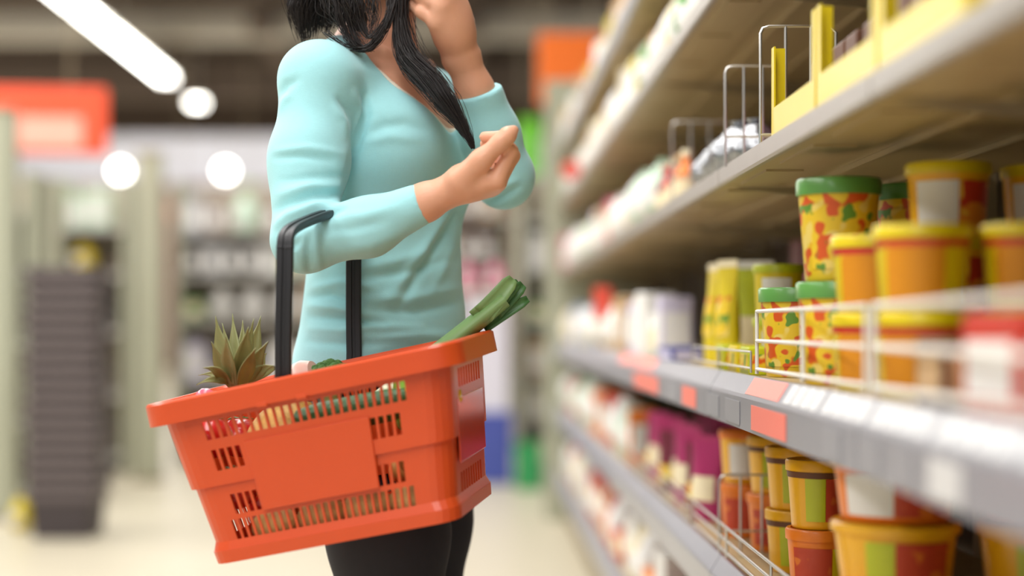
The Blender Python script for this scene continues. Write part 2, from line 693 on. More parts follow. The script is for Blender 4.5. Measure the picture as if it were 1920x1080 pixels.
def divider(y, x0, x1, z, h, lb, nv=4, mid=(0.2975,), mat=m_wire, rad=0.00187):
    L = [('frame', [(x0, y, z), (x0, y, z + h - 0.0102), (x0 + 0.0034, y, z + h - 0.00255), (x0 + 0.0119, y, z + h),
                    (x1 - 0.0085, y, z + h), (x1, y, z + h - 0.0085), (x1, y, z)])]
    for k in range(1, nv):
        xx = x0 + (x1 - x0) * k / nv
        L.append(('bar', [(xx, y, z), (xx, y, z + h)]))
    for f in mid:
        L.append(('bar', [(x0, y, z + h * f), (x1, y, z + h * f)]))
    return wire_obj('wire_divider', L, rad, lb, 'shelf divider', mat, 'wire dividers on the eye-level shelf')


divider(2.346, 0.4037, 0.51, zB, 0.17, 'tall wire divider nearest the yellow trays', nv=3, mid=(0.102,), rad=0.00221)
divider(2.635, 0.3978, 0.4862, zB, 0.159, 'wire grid divider behind the silver bags, second from the camera', nv=3)
divider(3.3405, 0.3978, 0.51, zB, 0.1573, 'blurred wire divider at the far end of the silver bags', nv=3)
divider(2.7455, 0.4046, 0.51, zD, 0.1318, 'upright wire divider between orange tubs and magenta sachets', nv=3)

# ------------------------------------------------------------------ the shopper
O3 = np.array([-0.145, 2.58, 0.0])
PF = np.array([0.893, -0.45, 0.0])      # the way her chest faces
PR = np.array([-0.45, -0.893, 0.0])     # towards her right arm (the basket arm)
AX = np.array([PR, PF, [0, 0, 1.0]])


def tb(r, f, u):
    return O3 + PR * r + PF * f + np.array([0, 0, u])


def body_q(p):
    return (p - O3) @ AX.T               # columns r, f, u


TU = np.array([0.74, 0.80, 0.86, 0.93, 1.00, 1.06, 1.12, 1.18, 1.24, 1.30, 1.335, 1.36, 1.385])
TA = np.array([0.155, 0.170, 0.166, 0.152, 0.139, 0.136, 0.140, 0.147, 0.152, 0.150, 0.118, 0.082, 0.052])
TB = np.array([0.105, 0.118, 0.120, 0.112, 0.106, 0.103, 0.104, 0.106, 0.104, 0.092, 0.076, 0.062, 0.050])
TF = np.array([0.0, 0.0, 0.002, 0.008, 0.010, 0.010, 0.010, 0.010, 0.008, 0.0, -0.008, -0.014, -0.016])


def torso(p, off=0.0):
    q = body_q(p)
    r, f, u = q[:, 0], q[:, 1], q[:, 2]
    a = np.interp(u, TU, TA) + off
    b = np.interp(u, TU, TB) + off
    fc = np.interp(u, TU, TF)
    e = np.sqrt((r / a) ** 2 + ((f - fc) / b) ** 2)
    d = (e - 1) * np.minimum(a, b) * 0.9
    d = smax(d, np.maximum(TU[0] - u, u - 1.392), 0.03)
    for s in (-1, 1):                    # bust
        d = smin(d, ellip(q, (0.068 * s, 0.070, 1.196), (0.062 + off, 0.058 + off, 0.064 + off)), 0.05)
    return d


# joints (measured in the photograph)
SH_R = P(597, 150, 2.42)
UA_R = P(579, 300, 2.385)
EL_R = P(572, 448, 2.335)
FM_R = P(690, 424, 2.305)
CU_R = P(795, 381, 2.285)
WR_R = P(842, 358, 2.275)
SH_L = tb(-0.165, -0.005, 1.292)
EL_L = P(944, 333, 2.560)
CU_L = P(895, 170, 2.505)
WR_L = P(874, 105, 2.485)
NECK0 = tb(0.0, -0.012, 1.34)
HEADC = tb(0.0, 0.036, 1.535)
FD = np.array([0.985, -0.17, 0.0])       # the head is turned a little more to the right than the chest
FS = np.array([-0.17, -0.985, 0.0])


def sleeve_r(p, o=0.0):
    d = chain(p, [SH_R, UA_R, EL_R], [0.0555 + o, 0.0525 + o, 0.046 + o], 0.03)
    f = chain(p, [EL_R, FM_R, CU_R], [0.044 + o, 0.039 + o, 0.0285 + o], 0.02)
    return smin(d, f, 0.018)


def sleeve_l(p, o=0.0):
    d = chain(p, [SH_L, (SH_L + EL_L) / 2, EL_L], [0.056 + o, 0.051 + o, 0.044 + o], 0.03)
    f = chain(p, [EL_L, (EL_L + CU_L) / 2, CU_L + (CU_L - EL_L) * 0.25], [0.043 + o, 0.042 + o, 0.0355 + o], 0.02)
    return smin(d, f, 0.02)


def neckline(p, grow=0.0):
    """negative inside the opening of the sweater"""
    q = body_q(p)
    r, f, u = q[:, 0], q[:, 1], q[:, 2]
    fr = np.clip((f + 0.03) / 0.10, 0, 1)
    fr = fr * fr * (3 - 2 * fr)
    b = 0.054 + (0.180 - 0.054) * fr - grow
    a = 0.112 + 0.020 * fr - grow
    e = np.sqrt((np.abs(r) / a) ** 2.0 + (np.maximum(1.402 - u, 0) / b) ** 2.0)
    return (e - 1) * np.minimum(a, b) * 0.85


def sweater_fn(p):
    d = torso(p, 0.006)
    d = smin(d, chain(p, [tb(0.055, -0.012, 1.325), SH_R], [0.045, 0.0555], 0.03), 0.035)
    d = smin(d, chain(p, [tb(-0.055, -0.012, 1.325), SH_L], [0.045, 0.056], 0.03), 0.035)
    d = smax(d, -neckline(p), 0.005)
    d = smin(d, sleeve_r(p), 0.016)
    d = smin(d, sleeve_l(p), 0.016)
    n = (CU_R - FM_R) / np.linalg.norm(CU_R - FM_R)           # cuff ends
    near = np.linalg.norm(p - CU_R, axis=1)
    d = np.where(near < 0.09, smax(d, (p - CU_R) @ n, 0.004), d)
    n2 = (CU_L - EL_L) / np.linalg.norm(CU_L - EL_L)
    near = np.linalg.norm(p - CU_L, axis=1)
    d = np.where(near < 0.075, smax(d, (p - CU_L) @ n2, 0.004), d)
    d = np.maximum(d, 0.80 - p[:, 2])                          # hem
    return d


def legs(p, o=0.0):
    out = None
    for s, fr in ((1, 0.060), (-1, 0.016)):
        pts = [tb(0.080 * s, 0.010 + fr * 0.3, 0.82), tb(0.080 * s, fr, 0.62), tb(0.080 * s, fr * 1.15, 0.47), tb(0.080 * s, fr * 1.0 - 0.01, 0.32), tb(0.08 * s, fr * 0.8 - 0.02, 0.08)]
        d = chain(p, pts, [0.086 + o, 0.082 + o, 0.064 + o, 0.056 + o, 0.040 + o], 0.03)
        out = d if out is None else smin(out, d, 0.012)
    return out


def trousers_fn(p):
    q = body_q(p)
    hip = ellip(q, (0, 0.0, 0.83), (0.158, 0.110, 0.13))
    d = smin(legs(p, 0.006), hip, 0.03)
    return smax(d, np.maximum(p[:, 2] - 0.90, 0.045 - p[:, 2]), 0.006)


# --- hands
def finger(p, pts, r0, r1):
    n = len(pts)
    return chain(p, pts, [r0 + (r1 - r0) * i / (n - 1) for i in range(n)], 0.004)


def hand_r(p):
    """palm up, thumb towards the camera, fingers curled back over the palm behind it"""
    mc = [P(931, 338, 2.247), P(932, 341, 2.265), P(926, 347, 2.283), P(916, 352, 2.298)]
    wr2 = WR_R + np.array([0.004, 0.012, 0.002])
    d = chain(p, [WR_R, P(872, 345, 2.262)], [0.0190, 0.0215], 0.02)
    d = smin(d, chain(p, [wr2, P(872, 340, 2.284)], [0.0185, 0.020], 0.02), 0.015)
    for k_ in mc:                                             # metacarpals
        d = smin(d, chain(p, [P(870, 344, 2.268), k_], [0.020, 0.0135], 0.02), 0.014)
    for m_, pip, dip, tip, r in ((mc[0], (957, 284, 2.252), (941, 258, 2.270), (909, 257, 2.279), 0.0112), (mc[1], (960, 292, 2.272), (940, 268, 2.288), (910, 270, 2.294), 0.0115),
                                 (mc[2], (952, 303, 2.291), (932, 281, 2.304), (905, 286, 2.308), 0.0110), (mc[3], (939, 316, 2.306), (922, 300, 2.315), (902, 302, 2.318), 0.0098)):
        f = finger(p, [m_, P(*pip), P(*dip), P(*tip)], r * 1.08, r * 0.72)
        d = smin(d, f, 0.0035)
    f = chain(p, [P(864, 338, 2.252), P(902, 300, 2.236), P(937, 268, 2.232), P(952, 254, 2.234), P(964, 243, 2.240)], [0.0185, 0.0142, 0.0112, 0.0108, 0.0066], 0.008)
    d = smin(d, f, 0.006)
    return d


def hand_l(p):
    kn = [P(840, -40, 2.432), P(834, -14, 2.430), P(828, 14, 2.432), P(818, 42, 2.440)]
    pc = P(852, 62, 2.468)
    w2 = WR_L + np.array([-0.016, 0.0, -0.004])
    d = chain(p, [WR_L, pc], [0.0205, 0.0235], 0.02)
    d = smin(d, chain(p, [w2, P(846, 58, 2.47)], [0.020, 0.023], 0.02), 0.015)
    for k_ in kn:
        d = smin(d, chain(p, [pc, k_], [0.024, 0.0135], 0.02), 0.016)
    d = smin(d, ellip(p, P(848, 30, 2.455), (0.028, 0.020, 0.036)), 0.015)
    for k_, pip, dip, tip, r in ((kn[3], (790, 22), (774, 11), (762, 10), 0.0108), (kn[2], (790, -8), (772, -16), (760, -12), 0.0118),
                                 (kn[1], (794, -40), (774, -46), (762, -40), 0.0122), (kn[0], (800, -66), (780, -72), (766, -66), 0.0118)):
        f = finger(p, [k_, P(*pip, 2.445), P(*dip, 2.468), P(*tip, 2.482)], r, r * 0.72)
        d = smin(d, f, 0.003)
    f = finger(p, [P(872, 40, 2.485), P(850, -10, 2.505), P(815, -36, 2.505), P(790, -44, 2.500)], 0.015, 0.0085)
    d = smin(d, f, 0.008)
    return d


HX = np.array([FS, FD, [0, 0, 1.0]])      # head frame: side, forward, up


def hq(s, f, u):
    return HEADC + FS * s + FD * f + np.array([0, 0, u])


def head_fn(p):
    q = (p - HEADC) @ HX.T
    d = ellip(q, (0, -0.018, 0.030), (0.072, 0.092, 0.086))                   # skull
    d = smin(d, ellip(q, (0, 0.030, -0.028), (0.056, 0.058, 0.080)), 0.04)     # face
    d = smin(d, ellip(q, (0, 0.058, -0.092), (0.024, 0.022, 0.020)), 0.04)     # chin
    for s in (-1, 1):
        d = smin(d, chain(q, [(0.050 * s, -0.01, -0.055), (0.026 * s, 0.05, -0.094)], [0.014, 0.014], 0.01), 0.03)   # jaw
        d = smin(d, ellip(q, (0.036 * s, 0.064, -0.020), (0.018, 0.014, 0.016)), 0.025)                               # cheek
        d = smax(d, -ellip(q, (0.030 * s, 0.092, 0.010), (0.018, 0.014, 0.010)), 0.016)                                # eye socket
        d = smin(d, ellip(q, (0.030 * s, 0.073, 0.008), (0.0135, 0.0125, 0.0105)), 0.004)                              # eyeball and lid
        d = smin(d, ellip(q, (0.074 * s, -0.012, 0.0), (0.008, 0.018, 0.030)), 0.006)                                  # ear
    d = smin(d, chain(q, [(0, 0.086, 0.012), (0, 0.104, -0.030)], [0.007, 0.0115], 0.01), 0.012)                        # nose
    for s in (-1, 1):
        d = smin(d, ellip(q, (0.010 * s, 0.096, -0.034), (0.007, 0.008, 0.006)), 0.006)
    d = smin(d, chain(q, [(-0.020, 0.080, -0.061), (0, 0.089, -0.058), (0.020, 0.080, -0.061)], [0.004, 0.006, 0.004], 0.004), 0.005)  # lips
    d = smin(d, chain(q, [(-0.017, 0.079, -0.069), (0, 0.087, -0.070), (0.017, 0.079, -0.069)], [0.004, 0.0065, 0.004], 0.004), 0.005)
    return d


def body_fn(p):
    d = torso(p, -0.001) + np.clip((1.24 - p[:, 2]) * 0.2, 0, 0.008)
    d = smin(d, chain(p, [tb(0.055, -0.012, 1.322), SH_R], [0.038, 0.042], 0.03), 0.035)
    d = smin(d, chain(p, [tb(-0.055, -0.012, 1.322), SH_L], [0.038, 0.042], 0.03), 0.035)
    d = smin(d, sleeve_r(p, -0.013), 0.01)
    d = smin(d, chain(p, [FM_R, CU_R, WR_R], [0.028, 0.0215, 0.0185], 0.02), 0.012)
    d = smin(d, chain(p, [FM_R, CU_R + np.array([0.003, 0.010, 0.003]), WR_R + np.array([0.003, 0.012, 0.002])], [0.026, 0.0205, 0.018], 0.02), 0.012)
    d = smin(d, sleeve_l(p, -0.012) + np.where(np.linalg.norm(p - CU_L, axis=1) < 0.06, 0.02, 0.0), 0.01)
    d = smin(d, chain(p, [EL_L, CU_L, WR_L], [0.026, 0.0225, 0.0205], 0.02), 0.012)
    d = smin(d, chain(p, [EL_L, CU_L + np.array([-0.006, 0, -0.002]), WR_L + np.array([-0.013, 0, -0.004])], [0.024, 0.0215, 0.0205], 0.02), 0.012)
    d = smin(d, hand_r(p), 0.010)
    d = smin(d, hand_l(p), 0.010)
    # neck with the long muscle that runs to the breastbone, collar bones
    d = smin(d, chain(p, [tb(0, -0.014, 1.33), hq(0, -0.016, -0.045)], [0.054, 0.050], 0.02), 0.03)
    for s in (-1, 1):
        d = smin(d, chain(p, [tb(0.014 * s, 0.050, 1.325), hq(0.052 * s, -0.020, -0.04)], [0.008, 0.014], 0.01), 0.018)
        d = smin(d, chain(p, [tb(0.018 * s, 0.060, 1.322), tb(0.075 * s, 0.045, 1.338), tb(0.140 * s, 0.0, 1.338)], [0.007, 0.0075, 0.009], 0.01), 0.016)
    d = smin(d, head_fn(p), 0.016)
    d = smin(d, legs(p, -0.004), 0.03)
    return d


m_skin = M('skin', (224, 166, 136), rough=0.48, noise=0.05, nscale=25, sss=0.12, bump=0.05, bscale=220)
m_knit = M('aqua_knit', (162, 221, 227), rough=0.85, noise=0.035, nscale=160, stretch=(1, 1, 2.2), bump=0.12, bscale=500, sheen=0.25)
m_trou = M('navy_trousers', (24, 23, 32), rough=0.8, noise=0.2, nscale=60)
m_cami = M('cream_undershirt', (244, 232, 212), rough=0.8)
m_hair = M('dark_hair', (30, 22, 20), rough=0.34, noise=0.35, nscale=120)
m_shoe = M('black_shoe', (28, 28, 30), rough=0.4)

V, F = surface_net(body_fn, (-0.42, 2.18, 0.0), (0.16, 2.86, 1.66), 0.0031)
V = relax(V, F, 2, 0.35)
person = np_obj('person', V, F, m_skin)
tag(person, 'dark-haired woman in an aqua sweater with an orange basket on her forearm', 'person')


def to_px(V):
    return np.stack([888 + FPX * V[:, 0] / V[:, 1], 610 - FPX * (V[:, 2] - CAMZ) / V[:, 1]], 1)


def seg_dist(q, pts):
    best = np.full(len(q), 1e9)
    tt = np.zeros(len(q))
    for k in range(len(pts) - 1):
        a, b = np.array(pts[k], float), np.array(pts[k + 1], float)
        ab = b - a
        t = np.clip(((q - a) @ ab) / (ab @ ab), 0, 1)
        d = np.linalg.norm(q - a - t[:, None] * ab, axis=1)
        m = d < best
        best = np.where(m, d, best)
        tt = np.where(m, (k + t) / (len(pts) - 1), tt)
    return best, tt


V, F = surface_net(sweater_fn, (-0.40, 2.20, 0.78), (0.14, 2.84, 1.42), 0.0034)
V = relax(V, F, 2, 0.4)
N = normals(V, F)
view = V - np.array([0, 0, CAMZ])
view /= np.linalg.norm(view, axis=1)[:, None]
front = np.clip(-(N * view).sum(1) * 2.0, 0, 1)
Q = to_px(V)
# knit folds: (line over the cloth, depth in metres, half width in px); positive = ridge, negative = crease
FOLDS = [
    ([(640, 392), (600, 402), (556, 424), (530, 440)], -0.006, 9), ([(640, 380), (590, 385), (540, 404), (518, 420)], 0.005, 9),
    ([(636, 366), (588, 366), (535, 382), (516, 396)], -0.004, 8), ([(632, 350), (580, 350), (530, 364)], 0.0035, 9),
    ([(648, 330), (590, 332), (530, 340)], -0.0022, 8), ([(620, 300), (560, 292), (520, 296)], -0.0028, 7), ([(640, 288), (580, 278), (522, 284)], 0.002, 8),
    ([(560, 452), (540, 470), (552, 506)], -0.004, 8), ([(580, 440), (576, 470), (580, 512)], -0.004, 6), ([(596, 430), (596, 470), (600, 504)], 0.003, 7),
    ([(685, 180), (688, 215), (674, 258), (660, 300), (648, 350)], -0.006, 8), ([(664, 176), (672, 210), (660, 250)], 0.004, 8),
    ([(636, 184), (654, 206), (660, 236)], -0.004, 7), ([(628, 204), (644, 226), (650, 252)], 0.003, 8),
    ([(524, 180), (536, 160), (556, 150)], -0.003, 8), ([(518, 214), (530, 188), (545, 176)], 0.0025, 8),
    ([(690, 250), (720, 236), (760, 232), (800, 244)], -0.0025, 10), ([(692, 266), (730, 256), (780, 262)], 0.002, 10),
    ([(860, 392), (830, 440), (790, 506), (752, 566)], -0.0045, 9), ([(846, 388), (812, 440), (770, 500), (730, 560)], 0.0035, 11),
    ([(868, 420), (846, 470), (812, 540)], 0.003, 10),
    ([(580, 556), (620, 552), (668, 566)], -0.004, 7), ([(580, 574), (630, 578), (690, 592)], 0.004, 8), ([(582, 594), (640, 598), (720, 606)], -0.004, 7),
    ([(582, 616), (640, 620), (700, 612), (790, 614)], 0.003, 8), ([(580, 640), (650, 646), (760, 640)], -0.003, 8), ([(590, 540), (640, 530), (700, 540)], 0.003, 8),
    ([(700, 640), (780, 628), (858, 630)], 0.0025, 9), ([(720, 660), (790, 650), (860, 652)], -0.003, 8), ([(690, 500), (740, 490), (800, 470)], 0.0025, 10),
    ([(690, 520), (750, 512), (840, 486)], -0.003, 9), ([(700, 560), (770, 560), (860, 540)], 0.003, 11), ([(700, 580), (780, 584), (862, 566)], -0.0028, 9),
    ([(905, 384), (940, 372), (972, 352)], -0.004, 7), ([(890, 376), (925, 360), (965, 340)], 0.003, 7),
    ([(615, 432), (660, 430), (720, 416)], -0.002, 10), ([(636, 404), (680, 404), (740, 388)], 0.0018, 10), ([(640, 470), (700, 458), (760, 432)], 0.002, 12),
]
disp = np.zeros(len(V))
for pts, dep, wpx in FOLDS:
    dd, tt = seg_dist(Q, pts)
    taper = np.sin(PI * np.clip(tt * 0.86 + 0.07, 0, 1)) ** 0.6
    far_ok = np.where(Q[:, 0] > 885, 1.0, np.where(V[:, 1] < 2.62, 1.0, 0.0))
    disp += 1.45 * dep * np.exp(-(dd / wpx) ** 2) * taper * far_ok
rng = np.random.default_rng(5)
und = np.zeros(len(V))
for _ in range(14):
    k = rng.normal(size=3) * np.array([20, 20, 46])
    und += np.sin(V @ k + rng.uniform(0, 6.28))
V = V + N * (disp * front + und * 0.0003)[:, None]
V = relax(V, F, 1, 0.25)
np_obj('sweater', V, F, m_knit, person)

# thin cream undershirt that edges the neckline
def cami_fn(p):
    d = torso(p, 0.0035)
    return np.maximum(np.maximum(smax(d, -neckline(p, 0.007), 0.003), neckline(p) - 0.025), p[:, 2] - 1.33)


V, F = surface_net(cami_fn, (-0.30, 2.36, 1.19), (0.06, 2.76, 1.34), 0.0034)
np_obj('undershirt', relax(V, F, 1, 0.4), F, m_cami, person)

V, F = surface_net(trousers_fn, (-0.40, 2.30, 0.02), (0.14, 2.86, 1.0), 0.006)
V = relax(V, F, 2, 0.4)
np_obj('trousers', V, F, m_trou, person)
for s, fr in ((1, 0.060), (-1, 0.016)):
    c = tb(0.080 * s, -0.02 + fr * 0.8, 0.0)

    def shoe_fn(p, c=c):
        q = (p - c) @ AX.T
        d = ellip(q, (0, 0.045, 0.034), (0.043, 0.135, 0.042))
        d = smin(d, ellip(q, (0, -0.03, 0.055), (0.038, 0.055, 0.05)), 0.03)
        return smax(d, 0.0005 - q[:, 2], 0.006)
    V, F = surface_net(shoe_fn, c + np.array([-0.17, -0.17, -0.01]), c + np.array([0.21, 0.17, 0.13]), 0.006)
    np_obj('shoe', relax(V, F, 2), F, m_shoe, person)

# --- hair: cap on the skull, locks of many strands
rh = random.Random(11)
hbm = bmesh.new()


def lock(guide, n, spread, r0=0.0007, taper=0.35, wave=0.003, seg=26, flat=(1, 1, 1)):
    """strands that follow a guide; spread = list of radii along the guide"""
    g = bez(guide, seg)
    m = len(g)
    sp = np.interp(np.linspace(0, 1, m), np.linspace(0, 1, len(spread)), spread)
    for _ in range(n):
        off = np.array([rh.gauss(0, 1), rh.gauss(0, 1), rh.gauss(0, 1)]) * 0.5 * np.array(flat)
        ph, fr = rh.uniform(0, 6.28), rh.uniform(2, 5)
        cut = m - rh.randint(0, max(1, m // 6))
        pts = []
        for i in range(cut):
            t = i / (m - 1)
            wv = wave * math.sin(ph + fr * t * 3)
            pts.append(g[i] + off * sp[i] + np.array([wv, wv * 0.5, 0]))
        k = len(pts)
        add_tube(hbm, pts, [r0 * (1 - (1 - taper) * (i / (k - 1))) for i in range(k)], 5, cap=False)


def hair_cap(p):
    q = (p - HEADC) @ HX.T
    d = ellip(q, (0, -0.024, 0.036), (0.084, 0.104, 0.094))
    d = smin(d, ellip(q, (0.0, -0.070, -0.040), (0.072, 0.050, 0.080)), 0.04)
    d = smin(d, ellip(q, (0.064, -0.02, -0.03), (0.022, 0.060, 0.080)), 0.03)
    d = smin(d, ellip(q, (-0.064, -0.02, -0.03), (0.022, 0.060, 0.080)), 0.03)
    return smax(d, -ellip(q, (0, 0.115, -0.03), (0.062, 0.095, 0.098)), 0.02)


V, F = surface_net(hair_cap, HEADC - 0.2, HEADC + 0.2, 0.005)
V = relax(V, F, 2, 0.4)
q = (V - HEADC) @ HX.T
ang = np.arctan2(q[:, 1] + 0.02, q[:, 0])
V = V + normals(V, F) * (0.0016 * np.sin(ang * 60) + 0.0016 * np.sin(ang * 37 + q[:, 2] * 30))[:, None]
hair = np_obj('hair', V, F, m_hair, person)
# hair that falls behind her right shoulder (left in the photo)
for k, (x0, x1, x2, yb_, dY) in enumerate(((590, 566, 570, 74, 0.0), (602, 582, 578, 70, 0.01), (616, 600, 590, 62, 0.02), (630, 616, 604, 58, 0.02), (640, 630, 616, 60, 0.0), (580, 558, 560, 58, 0.03))):
    lock([P(x0 + 40, -130, 2.50 + dY), P(x0 + 8, -60, 2.475 + dY), P(x1, 0, 2.465 + dY), P(x2, yb_, 2.47 + dY)], 150, [0.014, 0.016, 0.015, 0.007], wave=0.002, r0=0.0008)
# the lock that swings over the near side of the neck
for (a, b, c, e, f) in (((628, -70), (632, 0), (646, 56), (676, 94), (714, 62)), ((640, -70), (650, 0), (660, 52), (684, 88), (722, 50)), ((650, -80), (668, 0), (676, 40), (694, 70), (728, 30))):
    lock([P(*a, 2.45), P(*b, 2.432), P(*c, 2.43), P(*e, 2.425), P(*f, 2.43), P(744, -10, 2.445), P(746, -60, 2.46)], 26, [0.013, 0.012, 0.007, 0.0030, 0.0025, 0.004, 0.007], wave=0.002, r0=0.00075)
lock([P(640, -60, 2.45), P(655, 0, 2.44), P(664, 30, 2.44), P(672, 58, 2.435)], 240, [0.020, 0.019, 0.016, 0.006], wave=0.003, r0=0.0008)
lock([P(612, -60, 2.46), P(626, 0, 2.45), P(634, 22, 2.45), P(642, 46, 2.445)], 200, [0.020, 0.018, 0.014, 0.005], wave=0.003, r0=0.0008)
for (a, b, c) in (((640, 56), (660, 84), (700, 96)), ((612, 60), (646, 84), (690, 92)), ((660, 92), (690, 86), (730, 30))):
    lock([P(a[0], a[1], 2.425), P(*b, 2.42), P(*c, 2.425)], 8, [0.004, 0.004, 0.004], wave=0.002)
# the long lock on her chest
lock([P(742, -70, 2.46), P(732, 20, 2.435), P(716, 62, 2.428), P(694, 92, 2.424), P(668, 90, 2.424)], 60, [0.010, 0.006, 0.005, 0.003, 0.002], wave=0.002)
lock([P(690, -70, 2.45), P(698, 0, 2.436), P(700, 40, 2.43), P(690, 78, 2.426)], 26, [0.012, 0.012, 0.010, 0.006], wave=0.003)
lock([P(752, -60, 2.452), P(748, 0, 2.448), P(749, 37, 2.446), P(753, 74, 2.444), P(767, 111, 2.438), P(803, 148, 2.428), P(831, 185, 2.418), P(857, 222, 2.410), P(879, 259, 2.404), P(887, 278, 2.402)],
     560, [0.010, 0.0085, 0.008, 0.0105, 0.014, 0.0155, 0.0145, 0.0085, 0.004, 0.0012], wave=0.0022, r0=0.00075, seg=48)
lock([P(752, -60, 2.452), P(752, 30, 2.448), P(770, 110, 2.440), P(812, 165, 2.428), P(858, 205, 2.420)], 120, [0.010, 0.007, 0.011, 0.013, 0.006], wave=0.003, r0=0.0007)
lock([P(770, -40, 2.47), P(772, 40, 2.46), P(790, 110, 2.44), P(830, 170, 2.425)], 8, [0.006, 0.008, 0.012, 0.010], wave=0.003, r0=0.0005)
bm_obj('hair_lock', hbm, m_hair, person, smooth=True, angle=180)

# eyes and brows
m_eye = M('eye_white', (232, 228, 222), rough=0.2)
m_iris = M('eye_iris', (52, 34, 24), rough=0.15)
m_lip = M('brow_hair', (44, 30, 26), rough=0.6)
for s in (-1, 1):
    bm = bmesh.new()
    bmesh.ops.create_uvsphere(bm, u_segments=20, v_segments=14, radius=0.0108)
    for f in bm.faces:
        f.material_index = 1 if f.calc_center_median().z > 0.0086 else 0
    bmesh.ops.transform(bm, matrix=Matrix.Translation(Vector(hq(0.030 * s, 0.0772, 0.0075))) @ Vector(FD).to_track_quat('Z', 'Y').to_matrix().to_4x4(), verts=bm.verts)
    bm_obj('eye', bm, [m_eye, m_iris], person, smooth=True)
    bm_obj('eyebrow', add_tube(bmesh.new(), [hq(0.014 * s, 0.0885, 0.025), hq(0.028 * s, 0.086, 0.030), hq(0.046 * s, 0.072, 0.026)], [0.0022, 0.0026, 0.0010], 6), m_lip, person)

# ------------------------------------------------------------------ the shopping basket (pose fitted to the photograph)
def rot_yrp(y, p, r):
    return Matrix.Rotation(y, 4, 'Z') @ Matrix.Rotation(r, 4, 'Y') @ Matrix.Rotation(p, 4, 'X')


BL, BW, BH, BLb, BWb = 0.44, 0.2814, 0.2257, 0.338, 0.2432
BM = Matrix.Translation((-0.2048, 2.2794, 0.8742)) @ rot_yrp(-0.2217, 0.0579, -0.2036)
BI = BM.inverted()
basket = thing('shopping_basket', 'orange plastic shopping basket hanging from the woman\'s forearm', 'basket')
basket.matrix_world = BM
m_orange = M('basket_plastic', (212, 76, 28), rough=0.34, coat=0.12, noise=0.02, nscale=30, sss=0.0)
m_strap = M('handle_plastic', (25, 25, 30), rough=0.45)

NS, NE, NC = 27, 11, 5
PITCH_FILL = 0.66


def side_cuts(n):
    out = [0.0]
    m0, m1 = 0.035, 0.965
    p = (m1 - m0) / n
    for k in range(n):
        a = m0 + p * (k + (1 - PITCH_FILL) / 2)
        out += [a, a + p * PITCH_FILL]
    out.append(1.0)
    return out


def ring_params():
    """sequence of (side, t) around the box; side 0 front, 1 right, 2 back, 3 left, 'c' corners"""
    seq = []
    for s in range(4):
        for t in side_cuts(NS if s in (0, 2) else NE):
            seq.append((s, t))
        for k in range(1, NC):
            seq.append(('c%d' % s, k / NC))
    return seq


def ring_point(l, w, r, par):
    s, t = par
    hl, hw = l / 2, w / 2
    if s == 0:
        return (-hl + r + (l - 2 * r) * t, -hw)
    if s == 1:
        return (hl, -hw + r + (w - 2 * r) * t)
    if s == 2:
        return (hl - r - (l - 2 * r) * t, hw)
    if s == 3:
        return (-hl, hw - r - (w - 2 * r) * t)
    k = int(s[1])
    cx, cy = [(hl - r, -hw + r), (hl - r, hw - r), (-hl + r, hw - r), (-hl + r, -hw + r)][k]
    a = -PI / 2 + k * PI / 2 + t * PI / 2
    return (cx + r * math.cos(a), cy + r * math.sin(a))


V_ROWS = [0.04, 0.165, 0.275, 0.335, 0.46, 0.545, 0.5451, 0.61, 0.73, 0.76, 0.875, 0.925, 0.9251, 1.0]
HOLE_ROWS = {1: 'full', 3: 'ends', 7: 'ends', 9: 'full'}
seq = ring_params()
bm = bmesh.new()
rows = []
for i, v in enumerate(V_ROWS):
    l = (BL - 0.030) + (BLb - (BL - 0.030)) * v
    wd = (BW - 0.030) + (BWb - (BW - 0.030)) * v
    if 0.5451 <= v < 0.925:
        l -= 0.009
        wd -= 0.009
    if v >= 0.9251:
        l += 0.002
        wd += 0.002
    rows.append([bm.verts.new((*ring_point(l, wd, 0.034 - 0.006 * v, p), -BH * v)) for p in seq])
n = len(seq)
col_of = {}
cnt = {}
for j, (s, t) in enumerate(seq):
    if isinstance(s, int):
        k = cnt.get(s, 0)
        cnt[s] = k + 1
        col_of[j] = (s, k)
for i in range(len(rows) - 1):
    for j in range(n):
        hole = False
        if i in HOLE_ROWS and j in col_of:
            s, k = col_of[j]
            nn = NS if s in (0, 2) else NE
            if k % 2 == 1 and (k - 1) // 2 < nn:
                q = (k - 1) // 2
                mode = HOLE_ROWS[i]
                if s in (0, 2):
                    hole = (1 <= q <= nn - 2 if i == 1 else q <= nn - 2) if mode == 'full' else (q in (1, 2, 3, 4) or q in (nn - 6, nn - 5, nn - 4, nn - 3))
                else:
                    hole = mode == 'full' and 1 <= q <= nn - 2
        if not hole:
            bm.faces.new((rows[i][j], rows[i + 1][j], rows[i + 1][(j + 1) % n], rows[i][(j + 1) % n]))
bm.faces.new(rows[-1])
o = bm_obj('body', bm, m_orange, basket)
sd = o.modifiers.new('thickness', 'SOLIDIFY')
sd.thickness = 0.0028
sd.offset = -1
